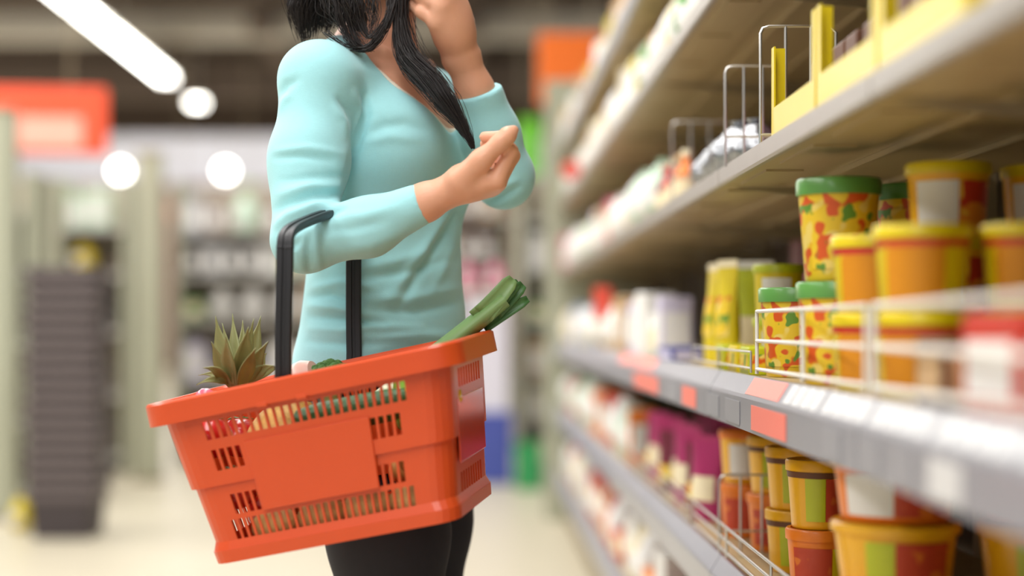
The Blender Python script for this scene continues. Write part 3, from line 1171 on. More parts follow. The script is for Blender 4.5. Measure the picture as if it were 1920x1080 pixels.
# raised plain panels on the long sides and the ends, standing proud of the slotted wall
def side_panel(name, s, t0, t1, v0, v1, proud, thick=0.0032):
    bm = bmesh.new()
    ring = []
    for v in (v0, (v0 + v1) / 2 - 0.0001, (v0 + v1) / 2, v1):
        l = (BL - 0.030) + (BLb - (BL - 0.030)) * v + 2 * proud
        wd = (BW - 0.030) + (BWb - (BW - 0.030)) * v + 2 * proud
        ring.append([bm.verts.new((*ring_point(l, wd, 0.034 - 0.006 * v, (s, t0 + (t1 - t0) * k / 6)), -BH * v)) for k in range(7)])
    for a, b in zip(ring, ring[1:]):
        for k in range(6):
            bm.faces.new((a[k], b[k], b[k + 1], a[k + 1]))
    o = bm_obj(name, bm, m_orange, basket)
    sd = o.modifiers.new('thickness', 'SOLIDIFY')
    sd.thickness = thick
    sd.offset = 1
    bv = o.modifiers.new('bevel', 'BEVEL')
    bv.width = 0.0012
    bv.segments = 2
    return o


for s in (0, 2):
    side_panel('side_panel', s, 0.225, 0.765, 0.32, 0.735, -0.0005)
m_end = M('basket_end_panel', (226, 78, 40), rough=0.16, coat=0.6)
for s in (1, 3):
    p_ = side_panel('end_panel', s, 0.06, 0.94, 0.33, 0.70, -0.0012, 0.0017)
    p_.data.materials[0] = m_end

# rim: rolled band around the top
prof = [(-0.019, -0.004), (-0.016, 0.0), (-0.003, 0.0), (0.0, -0.003), (0.0, -0.0305), (-0.003, -0.0305), (-0.0035, -0.006), (-0.019, -0.012)]
bm = bmesh.new()
rr = []
for par in seq:
    ring = []
    for dx, z in prof:
        x, y = ring_point(BL + 2 * dx, BW + 2 * dx, max(0.012, 0.040 + dx), par)
        ring.append(bm.verts.new((x, y, z)))
    rr.append(ring)
for j in range(n):
    a, b = rr[j], rr[(j + 1) % n]
    for k in range(len(prof)):
        bm.faces.new((a[k], b[k], b[(k + 1) % len(prof)], a[(k + 1) % len(prof)]))
bm_obj('rim', bm, m_orange, basket, smooth=True, angle=35)
# small hinge lugs under the rim on the front
for x in (-0.055, 0.0):
    bm_obj('lug', box_bm(x, x + 0.014, -BW / 2 - 0.001, -BW / 2 + 0.010, -0.033, -0.0268), m_orange, basket, bevel=0.001)


def strap(path, width, thick, side):
    """flat band swept along path; side = width direction (world)"""
    bm = bmesh.new()
    pts = [Vector(p) for p in path]
    sd_ = Vector(side).normalized()
    rings = []
    for i, p in enumerate(pts):
        t = (pts[min(i + 1, len(pts) - 1)] - pts[max(i - 1, 0)]).normalized()
        s = (sd_ - t * sd_.dot(t)).normalized()
        u = t.cross(s)
        w2 = (width[i] if isinstance(width, list) else width) / 2
        h2 = thick / 2
        q = [(-w2, -h2 * .55), (-w2 * .85, -h2), (-w2 * .25, -h2), (-w2 * .18, -h2 * .55), (w2 * .18, -h2 * .55), (w2 * .25, -h2), (w2 * .85, -h2), (w2, -h2 * .55),
             (w2, h2 * .55), (w2 * .85, h2), (w2 * .25, h2), (w2 * .18, h2 * .55), (-w2 * .18, h2 * .55), (-w2 * .25, h2), (-w2 * .85, h2), (-w2, h2 * .55)]
        rings.append([bm.verts.new(p + s * a + u * b) for a, b in q])
    for a, b in zip(rings, rings[1:]):
        m = len(a)
        for j in range(m):
            bm.faces.new((a[j], a[(j + 1) % m], b[(j + 1) % m], b[j]))
    bm.faces.new(list(reversed(rings[0])))
    bm.faces.new(rings[-1])
    bmesh.ops.transform(bm, matrix=BI, verts=bm.verts)
    return bm


yf, yb = 2.166, 2.418
front_foot = P(530, 712, yf)
back_foot = P(664, 684, yb)
LX = (BM.to_3x3() @ Vector((1, 0, 0)))
SX = Vector((1, -0.1, 0))
h = bm_obj('handle', strap([front_foot + np.array([0, 0.006, -0.02]), P(531, 640, yf), P(532.5, 560, yf), P(534, 500, yf), P(534.5, 462, yf + 0.002)], 0.0222, 0.009, SX), m_strap, basket, smooth=True)
bar = bez([P(534.5, 466, yf + 0.001), P(537, 443, yf + 0.006), P(549, 428, yf + 0.03), P(575, 415, yf + 0.075), P(610, 402, yf + 0.125),
           P(642, 396, yf + 0.185), P(660, 402, yb - 0.06), P(667, 420, yb - 0.02), P(664, 452, yb)], 40)
bm_obj('grip', strap(bar, [0.0225 - 0.003 * math.sin(PI * min(1, i / 30)) for i in range(len(bar))], 0.0105, SX), m_strap, basket, smooth=True)
bm_obj('handle', strap([P(664, 448, yb), P(663, 500, yb), P(663, 600, yb), P(664, 660, yb), back_foot + np.array([0, -0.006, -0.02])], 0.0222, 0.009, SX), m_strap, basket, smooth=True)

# ------------------------------------------------------------------ groceries inside it
def bpt(l, w_, z):
    return BM @ Vector((l, w_, z))


def at_basket(name, lb, cat, l, w_, z, rot=None, group=None):
    t = thing(name, lb, cat, (0, 0, 0), 0, group)
    t.matrix_world = Matrix.Translation(bpt(l, w_, z)) @ (rot or Matrix.Identity(4))
    return t


def aim(v):
    return Vector(v).normalized().to_track_quat('Z', 'Y').to_matrix().to_4x4()


def blob(name, mat, parent, r, fn=None, res=0.0022):
    """small organic solid"""
    f = fn
    V, F = surface_net(f, (-r,) * 3, (r,) * 3, res, block=8)
    V = relax(V, F, 1, 0.3)
    return np_obj(name, V, F, mat, parent)


# pineapple
ax = (P(433, 690, 2.30) - np.array(bpt(-0.055, 0.02, -0.125)))
ax = ax / np.linalg.norm(ax)
pine = at_basket('pineapple', 'pineapple with a spiky crown lying in the basket', 'pineapple', -0.058, 0.0, -0.118, aim(ax))
m_pine = M('pineapple_skin', (196, 148, 70), rough=0.6, noise=0.35, nscale=60, bump=0.3, bscale=90)
bm = bmesh.new()
nU, nV = 44, 40
rings = []
for i in range(nV + 1):
    t = i / nV
    z = -0.085 + 0.17 * t
    r0 = 0.060 * (1 - abs(2 * t - 1) ** 3.2) ** 0.5 if 0 < t < 1 else 0.008
    ring = []
    for j in range(nU):
        a = 2 * PI * j / nU
        e = abs(math.sin(5.5 * 2 * PI * t * 0.62 + 4 * a)) * abs(math.sin(5.5 * 2 * PI * t * 0.62 - 4 * a))
        r = r0 * (1 + 0.085 * e)
        ring.append(bm.verts.new((r * math.cos(a), r * math.sin(a), z)))
    rings.append(ring)
for a, b in zip(rings, rings[1:]):
    for j in range(nU):
        bm.faces.new((a[j], a[(j + 1) % nU], b[(j + 1) % nU], b[j]))
bm.faces.new(list(reversed(rings[0])))
bm.faces.new(rings[-1])
bm_obj('fruit', bm, m_pine, pine, smooth=True, angle=80)


def blade(base, tip, width, bend, normal, fold=0.25, n=12):
    """a leaf blade from base to tip, curved by bend (vector) with a folded midrib"""
    bm = bmesh.new()
    base, tip, bend, normal = map(Vector, (base, tip, bend, normal))
    rows = []
    for i in range(n + 1):
        t = i / n
        p = base.lerp(tip, t) + bend * (4 * t * (1 - t))
        d = ((tip - base) + bend * (4 - 8 * t)).normalized()
        s = d.cross(normal).normalized()
        nn = s.cross(d)
        wd = width * (0.46 + 0.72 * math.sin(PI * min(1, t * 1.2))) * (1 - t ** 2.4) ** 0.9 * 0.5 + 0.0002
        rows.append([bm.verts.new(p + s * wd * k + nn * (abs(k) ** 1.3) * fold * wd) for k in (-1, -0.5, 0, 0.5, 1)])
    for a, b in zip(rows, rows[1:]):
        for k in range(4):
            bm.faces.new((a[k], a[k + 1], b[k + 1], b[k]))
    return bm


m_crown = M('pineapple_leaf', (132, 134, 84), rough=0.5, noise=0.32, nscale=45, stretch=(1, 1, 0.25), sss=0.05)
Yp = 2.31
base = P(447, 712, Yp)
leaves = [((404, 592), 40, 14, 0.0), ((436, 588), 30, 2, 0.04), ((489, 592), 38, -10, 0.02), ((396, 640), 36, 8, -0.03), ((466, 612), 48, -2, -0.05),
          ((424, 630), 40, 4, -0.06), ((503, 640), 38, -6, -0.05), ((500, 662), 40, -10, 0.04), ((380, 690), 26, -10, -0.05), ((372, 704), 18, -6, 0.02),
          ((515, 686), 30, -12, -0.04), ((412, 668), 34, 4, 0.06), ((448, 640), 40, 2, 0.07), ((480, 652), 36, -4, -0.075), ((392, 712), 22, -6, -0.03),
          ((528, 690), 24, -8, 0.05), ((455, 600), 28, 0, 0.05), ((417, 606), 24, 6, 0.03), ((476, 596), 26, -5, -0.02), ((368, 722), 16, -3, -0.05)]
PI_INV = pine.matrix_world.inverted()
for k, ((px, py), wpx, bpx, dy) in enumerate(leaves):
    tip = P(px, py, Yp + dy)
    wid = wpx * 0.8 * Yp / FPX
    b0 = base + np.array([(px - 447) * 0.00014, dy * 0.18, -0.01 if py < 660 else -0.004])
    side = np.array([math.copysign(1, px - 447) * 0.4, -1.0 + abs(dy) * 2, 0.15])
    bend = np.array([-bpx * 0.00020 * (-1 if px > 447 else -1) * (-1), dy * 0.10, 0.006])
    bm = blade(b0, tip, wid, bend, side, 0.35)
    bmesh.ops.transform(bm, matrix=PI_INV, verts=bm.verts)
    o = bm_obj('leaf', bm, m_crown, pine, smooth=True, angle=80)
    sd = o.modifiers.new('thickness', 'SOLIDIFY')
    sd.thickness = 0.0012

# leek
m_leek = M('leek_green', (128, 164, 104), rough=0.42, noise=0.22, nscale=70, stretch=(1, 1, 0.12), coat=0.1)
m_leekw = M('leek_white', (226, 232, 196), rough=0.4, noise=0.06, nscale=60, stretch=(1, 1, 0.1))
m_leekd = M('leek_dark', (70, 116, 66), rough=0.42, noise=0.25, nscale=70, stretch=(1, 1, 0.12))
lk0, lk1 = P(690, 770, 2.33), P(962, 548, 2.335)
LA = (lk1 - lk0) / np.linalg.norm(lk1 - lk0)
leek = thing('leek', 'green leek poking out over the right rim of the basket', 'leek')
leek.matrix_world = Matrix.Translation(Vector(lk0)) @ aim(LA)
LL = float(np.linalg.norm(lk1 - lk0))
bm = bmesh.new()
add_lathe(bm, [(0.0, -0.004), (0.012, -0.002), (0.0155, 0.01), (0.0145, 0.04), (0.015, LL * 0.45)], 20)
bm_obj('white_shank', bm, m_leekw, leek, smooth=True)
bm = add_lathe(bmesh.new(), [(0.0, -0.016), (0.006, -0.014), (0.008, -0.006), (0.0, -0.003)], 10)
bm_obj('root', bm, m_leekw, leek, smooth=True)
bm = bmesh.new()
ringsL = []
for i in range(15):                                   # flattened sheath that widens towards the cut tip
    t = i / 14
    z = LL * (0.42 + 0.52 * t)
    ra, rb = 0.0152 + 0.0065 * t, 0.0152 - 0.003 * t
    ringsL.append([bm.verts.new((ra * math.cos(a) * (1 + 0.06 * math.cos(2 * a)), rb * math.sin(a), z)) for a in [2 * PI * j / 22 for j in range(22)]])
for a, b in zip(ringsL, ringsL[1:]):
    for j in range(22):
        bm.faces.new((a[j], a[(j + 1) % 22], b[(j + 1) % 22], b[j]))
bm.faces.new(ringsL[-1])
bm_obj('sheath', bm, m_leek, leek, smooth=True, angle=60)
LI = leek.matrix_world.inverted()
for (b0, tip, wpx, fold, dk) in (((905, 590), (962, 522), 40, 0.5, 0), ((925, 585), (981, 533), 34, 0.6, 1), ((905, 612), (990, 560), 26, 0.6, 1),
                                 ((930, 570), (972, 528), 30, 0.4, 1), ((890, 596), (955, 530), 30, 0.4, 0)):
    dy = {0: -0.012, 1: 0.006}[dk]
    a_, b_ = P(*b0, 2.335 + dy), P(*tip, 2.335 + dy)
    bm = bmesh.new()
    A, B = Vector(a_), Vector(b_)
    d = (B - A).normalized()
    s = d.cross(Vector((0.2, -1, 0.1))).normalized()
    nn = s.cross(d)
    wd = wpx * 0.5 * 2.335 / FPX
    rws = []
    for i in range(8):
        t = i / 7
        ww = wd * (1 - 0.35 * t if i < 7 else 0.45)
        p = A.lerp(B, t) + nn * 0.004 * math.sin(PI * t)
        rws.append([bm.verts.new(p + s * ww * k + nn * fold * ww * abs(k)) for k in (-1, -0.5, 0, 0.5, 1)])
    for a, b in zip(rws, rws[1:]):
        for k in range(4):
            bm.faces.new((a[k], a[k + 1], b[k + 1], b[k]))
    bmesh.ops.transform(bm, matrix=LI, verts=bm.verts)
    o = bm_obj('leaf', bm, m_leekd if dk else m_leek, leek, smooth=True, angle=80)
    sd = o.modifiers.new('thickness', 'SOLIDIFY')
    sd.thickness = 0.0016

# tomatoes, peppers, cucumber, potatoes ...
m_red = M('tomato_skin', (196, 34, 28), rough=0.22, noise=0.1, nscale=20, coat=0.3)
m_stem = M('stem_green', (88, 118, 52), rough=0.6)


def tomato(lb, l, w_, z, r=0.034):
    t = at_basket('tomato', lb, 'tomato', l, w_, z, None, 'red tomatoes in the basket')
    bm = bmesh.new()
    prof = [(0.0, -r * 0.86)] + [(r * math.cos(a) * 1.02, r * 0.86 * math.sin(a)) for a in [math.radians(d) for d in range(-75, 76, 15)]] + [(r * 0.12, r * 0.78), (0.0, r * 0.74)]
    add_lathe(bm, prof, 24)
    bm_obj('flesh', bm, m_red, t, smooth=True)
    bm = add_tube(bmesh.new(), [(0, 0, r * 0.72), (0.001, 0, r * 0.95)], 0.0022, 6)
    for k in range(5):
        a = 2 * PI * k / 5
        add_tube(bm, [(0, 0, r * 0.78), (r * 0.4 * math.cos(a), r * 0.4 * math.sin(a), r * 0.84), (r * 0.6 * math.cos(a), r * 0.6 * math.sin(a), r * 0.78)], [0.002, 0.002, 0.0004], 5)
    bm_obj('calyx', bm, m_stem, t)
    return t


tomato('red tomato behind the upper left slots of the basket', -0.158, -0.068, -0.062, 0.033)
tomato('red tomato behind the left slots, below the upper one', -0.138, -0.072, -0.135, 0.033)
tomato('red tomato in the lower left corner of the basket', -0.127, 0.02, -0.186, 0.033)
tomato('red tomato at the back left inside the basket', -0.158, 0.045, -0.075, 0.033)

m_radish = M('radish_skin', (222, 92, 118), rough=0.3, coat=0.2, noise=0.1, nscale=30)
m_radw = M('radish_root', (240, 214, 212), rough=0.5)
for lb, l, w_, z in (('pink radish peeking over the left rim beside the pineapple leaves', -0.183, 0.012, -0.010), ('smaller pink radish lying lower by the left rim', -0.168, -0.045, -0.016)):
    t = at_basket('radish', lb, 'radish', l, w_, z, Matrix.Rotation(1.2, 4, 'Y'), 'pink radishes')
    bm_obj('bulb', add_lathe(bmesh.new(), [(0.0, -0.017), (0.006, -0.015), (0.0125, -0.008), (0.0145, 0.0), (0.012, 0.008), (0.005, 0.014), (0.0, 0.0145)], 18), m_radish, t, smooth=True)
    bm_obj('root', add_tube(bmesh.new(), [(0, 0, -0.015), (0.002, 0, -0.026), (0.006, 0.002, -0.038)], [0.003, 0.0016, 0.0006], 6), m_radw, t, smooth=True)

m_cuc = M('cucumber_skin', (44, 92, 36), rough=0.4, noise=0.35, nscale=60, bump=0.3, bscale=150)
cuc = at_basket('cucumber', 'dark green cucumber behind the upper slots in the middle', 'cucumber', 0.052, -0.082, -0.066, rot_yrp(-0.2217, 0, -0.2036) @ Matrix.Rotation(PI / 2, 4, 'Y'))
bm_obj('flesh', add_lathe(bmesh.new(), [(0, -0.085), (0.010, -0.083), (0.018, -0.075), (0.0215, -0.05), (0.022, 0.0), (0.0215, 0.05), (0.018, 0.075), (0.010, 0.083), (0, 0.085)], 22), m_cuc, cuc, smooth=True)
bm_obj('stalk', add_tube(bmesh.new(), [(0, 0, 0.082), (0.002, 0, 0.092)], 0.004, 7), m_stem, cuc)

m_yel = M('pepper_skin', (246, 190, 24), rough=0.18, coat=0.4, noise=0.06, nscale=12)
m_grn = M('pepper_green', (112, 148, 44), rough=0.22, coat=0.4, noise=0.15, nscale=14)


def pepper(lb, l, w_, z, mat, rot, s=1.0):
    t = at_basket('bell_pepper', lb, 'pepper', l, w_, z, rot, 'bell peppers')
    bm = bmesh.new()
    rings = []
    prof = [(0.004, -0.040), (0.020, -0.041), (0.030, -0.034), (0.034, -0.018), (0.038, 0.006), (0.039, 0.024), (0.033, 0.036), (0.020, 0.040), (0.008, 0.034), (0.002, 0.031)]
    nU = 40
    for r, z_ in prof:
        rings.append([bm.verts.new((s * r * (1 + 0.09 * math.cos(4 * a)) * math.cos(a), s * r * (1 + 0.09 * math.cos(4 * a)) * math.sin(a), s * z_)) for a in [2 * PI * j / nU for j in range(nU)]])
    for a, b in zip(rings, rings[1:]):
        for j in range(nU):
            bm.faces.new((a[j], a[(j + 1) % nU], b[(j + 1) % nU], b[j]))
    bm.faces.new(list(reversed(rings[0])))
    bm.faces.new(rings[-1])
    bm_obj('flesh', bm, mat, t, smooth=True, angle=80)
    bm_obj('stalk', add_tube(bmesh.new(), [(0, 0, 0.030 * s), (0.002, 0, 0.045 * s), (0.007, 0, 0.056 * s)], [0.006, 0.004, 0.005], 8), m_stem, t, smooth=True)


pepper('yellow bell pepper behind the upper right slots of the basket', 0.152, -0.070, -0.078, m_yel, rot_yrp(0.3, 0.2, 0.3), 0.92)
pepper('green bell pepper inside the basket beside the yellow pepper', 0.115, 0.006, -0.075, m_grn, rot_yrp(0.9, 0.4, -0.3), 0.9)

m_broc = M('broccoli_floret', (74, 116, 50), rough=0.8, noise=0.35, nscale=120, bump=0.8, bscale=160)
m_brocs = M('broccoli_stalk', (158, 178, 110), rough=0.6)
br = thing('broccoli', 'green broccoli head showing above the rim between the handle straps', 'broccoli')
br.matrix_world = Matrix.Translation(Vector(P(624, 706, 2.32))) @ aim((0.1, -0.1, 1))
bm = bmesh.new()
rnd = random.Random(3)
for k in range(46):
    a, q = rnd.uniform(0, 2 * PI), rnd.uniform(0, 1) ** 0.5
    c = Vector((0.030 * q * math.cos(a), 0.030 * q * math.sin(a), 0.016 * (1 - q * q)))
    bmesh.ops.create_icosphere(bm, subdivisions=2, radius=rnd.uniform(0.006, 0.010), matrix=Matrix.Translation(c))
bm_obj('floret', bm, m_broc, br, smooth=True, angle=80)
bm_obj('stalk', add_tube(bmesh.new(), [(0, 0, -0.06), (0, 0, -0.02), (0, 0, 0.002)], [0.011, 0.012, 0.024], 12), m_brocs, br, smooth=True)

m_tur = M('turnip_skin', (230, 180, 166), rough=0.4, noise=0.12, nscale=18, coat=0.1)
tu = thing('turnip', 'pale pink turnip between the straps, beside the broccoli', 'turnip')
tu.matrix_world = Matrix.Translation(Vector(P(570, 716, 2.335))) @ rot_yrp(0, 0.3, 1.2)
bm_obj('bulb', add_lathe(bmesh.new(), [(0, -0.042), (0.006, -0.034), (0.020, -0.022), (0.029, -0.006), (0.030, 0.006), (0.024, 0.020), (0.010, 0.027), (0, 0.028)], 24), m_tur, tu, smooth=True)
bm_obj('leaf_base', add_tube(bmesh.new(), [(0, 0, 0.026), (0.002, 0, 0.038)], [0.006, 0.004], 8), m_brocs, tu)

m_pot = M('potato_skin', (204, 164, 100), rough=0.7, noise=0.2, nscale=40, bump=0.25, bscale=50)
spots = [(-0.085, -0.082, 'leftmost potato'), (-0.020, -0.080, 'second potato from the left'), (0.045, -0.082, 'third potato from the left'), (0.108, -0.078, 'rightmost potato')]
for k, (l, w_, nm) in enumerate(spots):
    t = at_basket('potato', nm + ' along the bottom slots of the basket front', 'potato', l, w_, -0.193, rot_yrp(0.3 * k - 0.6, 0.2, -0.2), 'potatoes at the bottom of the basket')
    V, F = surface_net(lambda p, k=k: smin(ellip(p, (0.006, 0, 0.001), (0.029, 0.023, 0.0215)), ellip(p, (-0.012, 0.003 * (k % 3 - 1), 0), (0.021, 0.022, 0.020)), 0.02), (-0.045,) * 3, (0.045,) * 3, 0.003, block=10)
    np_obj('flesh', relax(V, F, 2), F, m_pot, t)
m_bun = M('bread_crust', (190, 128, 60), rough=0.65, noise=0.25, nscale=22)
for k, (l, w_, z, nm) in enumerate(((0.135, -0.066, -0.148, 'brown bread roll behind the lower right slots'), (0.09, 0.03, -0.165, 'brown bread roll deeper inside the basket'))):
    t = at_basket('bread_roll', nm, 'bread', l, w_, z, rot_yrp(0.3 * k, 0.1, -0.1), 'bread rolls in the basket')
    V, F = surface_net(lambda p: smax(ellip(p, (0, 0, 0), (0.040, 0.031, 0.027)), -p[:, 2] - 0.017, 0.01), (-0.05,) * 3, (0.05,) * 3, 0.004, block=10)
    np_obj('crust', relax(V, F, 2), F, m_bun, t)

# ------------------------------------------------------------------ goods: one prototype per kind and colouring, then copies
PROTO = {}


def put(name, key, build, label, cat, loc, rotz=0.0, group=None, scale=None):
    if key in PROTO:
        o = dup(PROTO[key], loc, rotz, label, group, scale or (1, 1, 1))
        o['category'] = cat
        return o
    t = thing(name, label, cat, loc, rotz, group)
    build(t)
    if scale:
        t.scale = scale
    PROTO[key] = t
    return t


FACE = math.radians(245)                 # the side of a round tub that faces the aisle and the camera


def b_tub(rt, rb, h, mbody, mlid, mlabel, mband=None, lab_span=1.0, mlab2=None):
    def f(t):
        lh = h * 0.16
        bm_obj('body', add_lathe(bmesh.new(), [(0, 0.001), (rb * 0.96, 0.0), (rb, 0.003), (rt * 0.96, h - lh), (rt * 0.96, h - lh * 0.3), (0, h - lh * 0.3)], 32), mbody, t, smooth=True)
        bm_obj('lid', add_lathe(bmesh.new(), [(rt * 0.965, h - lh), (rt * 1.02, h - lh), (rt * 1.03, h - 0.003), (rt * 0.99, h), (rt * 0.88, h), (rt * 0.86, h - 0.004), (0, h - 0.004)], 32), mlid, t, smooth=True)

        def patch(nm, a0, a1, v0, v1, m):
            rad = lambda v: rb + (rt * 0.96 - rb) * v * h / (h - lh) + 0.0011
            bm_obj(nm, add_lathe(bmesh.new(), [(rad(v0), v0 * h), (rad((v0 + v1) / 2), (v0 + v1) / 2 * h), (rad(v1), v1 * h)], 32, a0=a0, a1=a1), m, t, smooth=True)
        if mlabel:
            patch('label', FACE - 0.9 * lab_span, FACE + 0.75 * lab_span, 0.12, 0.74, mlabel)
        if mlab2:
            patch('label', FACE + 0.80 * lab_span, FACE + 0.80 * lab_span + 1.0, 0.12, 0.74, mlab2)
        if mband:
            patch('band', 0, 2 * PI - 1e-3, 0.745, 0.83, mband)
    return f


def b_carton(wx, wy, h, mbody, mlabel=None, lv=(0.2, 0.75), flap=True):
    """a box; wx depth into the shelf, wy along the shelf"""
    def f(t):
        bm_obj('body', box_bm(-wx / 2, wx / 2, -wy / 2, wy / 2, 0, h), mbody, t, bevel=min(0.004, h * 0.05))
        if mlabel:
            bm_obj('label', box_bm(-wx / 2 - 0.0008, -wx / 2 + 0.0002, -wy * 0.40, wy * 0.40, h * lv[0], h * lv[1]), mlabel, t)
            bm_obj('label', box_bm(-wx * 0.40, wx * 0.40, -wy / 2 - 0.0008, -wy / 2 + 0.0002, h * lv[0], h * lv[1]), mlabel, t)
        if flap:
            bm_obj('flap', box_bm(-wx * 0.46, wx * 0.46, -wy * 0.012, wy * 0.46, h - 0.0002, h + 0.0015), mbody, t)
    return f


def b_pouch(wd, dp, h, mbody, mlabel, mseal=None, lv=(0.25, 0.62), lobe=0.0):
    """stand-up sachet: round foot, flat crimped top, wd across the front (y), dp thickness (x)"""
    def f(t):
        bm = bmesh.new()
        n = 28
        rows = []
        for k in range(13):
            v = k / 12
            b = dp / 2 * (1 - v ** 1.8) ** 0.8 * (0.80 + 0.35 * math.sin(PI * min(1, v * 1.3))) + 0.0012
            a = wd / 2 * (0.90 + 0.10 * abs(2 * v - 1) ** 1.5)
            rows.append([bm.verts.new((b * math.copysign(abs(math.cos(q)) ** 0.9, math.cos(q)) * (1 + 0.05 * math.sin(9 * v + 3 * q)), a * math.sin(q), v * h)) for q in [2 * PI * j / n for j in range(n)]])
        for a, b in zip(rows, rows[1:]):
            for j in range(n):
                bm.faces.new((a[j], a[(j + 1) % n], b[(j + 1) % n], b[j]))
        bm.faces.new(list(reversed(rows[0])))
        bm.faces.new(rows[-1])
        bm_obj('body', bm, mbody, t, smooth=True, angle=70)
        bm_obj('seal', box_bm(-0.0016, 0.0016, -wd / 2, wd / 2, h - 0.002, h + 0.012), mseal or mbody, t)
        if mlabel:
            for sgn in (-1, 1):
                bm = bmesh.new()
                rows = []
                for k in range(5):
                    v = lv[0] + (lv[1] - lv[0]) * k / 4
                    b = dp / 2 * (1 - v ** 1.8) ** 0.8 * (0.80 + 0.35 * math.sin(PI * min(1, v * 1.3))) + 0.0012
                    a = wd / 2 * (0.90 + 0.10 * abs(2 * v - 1) ** 1.5)
                    rr = []
                    for j in range(9):
                        q = PI + (j / 8 - 0.5) * 1.7
                        rr.append(bm.verts.new((sgn * (b * math.copysign(abs(math.cos(q)) ** 0.9, math.cos(q)) * 1.06 - 0.001), a * math.sin(q), v * h)))
                    rows.append(rr)
                for a, b in zip(rows, rows[1:]):
                    for j in range(8):
                        bm.faces.new((a[j], a[j + 1], b[j + 1], b[j]))
                bm_obj('label', bm, mlabel, t, smooth=True)
    return f


def b_jar(r, h, mbody, mlid, mlabel):
    def f(t):
        bm_obj('body', add_lathe(bmesh.new(), [(0, 0), (r * 0.93, 0), (r, 0.006), (r, h * 0.70), (r * 0.92, h * 0.78), (r * 0.78, h * 0.82), (r * 0.78, h * 0.86), (0, h * 0.86)], 24), mbody, t, smooth=True)
        bm_obj('lid', add_lathe(bmesh.new(), [(0, h * 0.845), (r * 0.86, h * 0.845), (r * 0.88, h * 0.86), (r * 0.88, h - 0.003), (r * 0.84, h), (0, h)], 24), mlid, t, smooth=True)
        if mlabel:
            bm_obj('label', add_lathe(bmesh.new(), [(r + 0.0007, h * 0.16), (r + 0.0007, h * 0.64)], 24, a0=FACE - 1.3, a1=FACE + 1.3), mlabel, t, smooth=True)
    return f


def b_bottle(r, h, mbody, mcap, mlabel):
    def f(t):
        bm_obj('body', add_lathe(bmesh.new(), [(0, 0), (r * 0.92, 0), (r, 0.006), (r, h * 0.52), (r * 0.9, h * 0.62), (r * 0.45, h * 0.74), (r * 0.36, h * 0.80), (r * 0.36, h * 0.9), (0, h * 0.9)], 22), mbody, t, smooth=True)
        bm_obj('cap', add_lathe(bmesh.new(), [(0, h * 0.885), (r * 0.44, h * 0.885), (r * 0.44, h - 0.002), (r * 0.38, h), (0, h)], 18), mcap, t, smooth=True)
        if mlabel:
            bm_obj('label', add_lathe(bmesh.new(), [(r + 0.0006, h * 0.12), (r + 0.0006, h * 0.46)], 22, a0=FACE - 1.4, a1=FACE + 1.4), mlabel, t, smooth=True)
    return f


def b_bag(r, h, mbody, mtie, mlabel=None, crinkle=0.0, seed=1, res=0.008):
    """soft filled bag, tied or folded at the top"""
    def f(t):
        rg = np.random.default_rng(seed)
        ks = rg.normal(size=(10, 3)) * (14 / h * 0.2 if not crinkle else 60)
        ph = rg.uniform(0, 6.28, 10)

        def fn(p):
            d = ellip(p, (0, 0, h * 0.42), (r * 0.86, r, h * 0.43))
            d = smin(d, ellip(p, (0, 0, h * 0.80), (r * 0.38, r * 0.62, h * 0.16)), h * 0.14)
            d = smax(d, -p[:, 2] + 0.005, 0.01)
            w_ = np.zeros(len(p))
            for k_, q_ in zip(ks, ph):
                w_ += np.abs(np.sin(p @ k_ + q_)) if crinkle else np.sin(p @ k_ + q_)
            return d + w_ * (crinkle or 0.0012) - 5 * crinkle
        V, F = surface_net(fn, (-r * 1.25, -r * 1.25, -0.012), (r * 1.25, r * 1.25, h * 1.15), res, block=8)
        np_obj('body', relax(V, F, 0 if crinkle else 2, 0.4), F, mbody, t)
        bm = bmesh.new()
        add_lathe(bm, [(0, h * 0.93), (r * 0.16, h * 0.93), (r * 0.3, h * 1.04), (r * 0.26, h * 1.045), (0, h * 0.96)], 14)
        bm_obj('top', bm, mtie or mbody, t, smooth=True)
        if mlabel:
            bm_obj('label', add_lathe(bmesh.new(), [(r * 0.97, h * 0.26), (r * 1.02, h * 0.42), (r * 0.97, h * 0.58)], 14, a0=FACE - 0.6, a1=FACE + 0.6), mlabel, t, smooth=True)
    return f


# ---- colours of the goods
c_yel = M('pack_yellow', (222, 198, 8), rough=0.35, coat=0.2)
c_yel2 = M('pack_golden', (240, 178, 20), rough=0.35, coat=0.2)
c_red = M('pack_red', (206, 54, 34), rough=0.4, coat=0.2)
c_orange = M('pack_orange', (238, 128, 24), rough=0.4, coat=0.2)
c_ygrn = M('pack_lime', (188, 196, 20), rough=0.4, coat=0.2)
c_green = M('pack_green', (78, 140, 52), rough=0.4, coat=0.2)
c_white = M('pack_white', (232, 230, 226), rough=0.5)
c_cream = M('pack_cream', (236, 222, 186), rough=0.5)
c_pink = M('pack_pink', (222, 120, 150), rough=0.4)
c_mag = M('pack_magenta', (170, 26, 96), rough=0.35, coat=0.2)
c_wine = M('pack_wine', (112, 16, 44), rough=0.4, coat=0.2)
c_brown = M('pack_brown', (104, 62, 34), rough=0.5)
c_dark = M('pack_dark', (44, 34, 34), rough=0.5)
c_blue = M('pack_blue', (52, 62, 140), rough=0.4)
c_lblue = M('pack_pale_blue', (150, 172, 200), rough=0.45)
c_mint = M('pack_mint', (186, 214, 190), rough=0.5)
c_grey = M('pack_grey', (164, 164, 170), rough=0.5)
c_lil = M('pack_lilac', (206, 200, 222), rough=0.5)
c_tan = M('pack_tan', (206, 170, 124), rough=0.6)
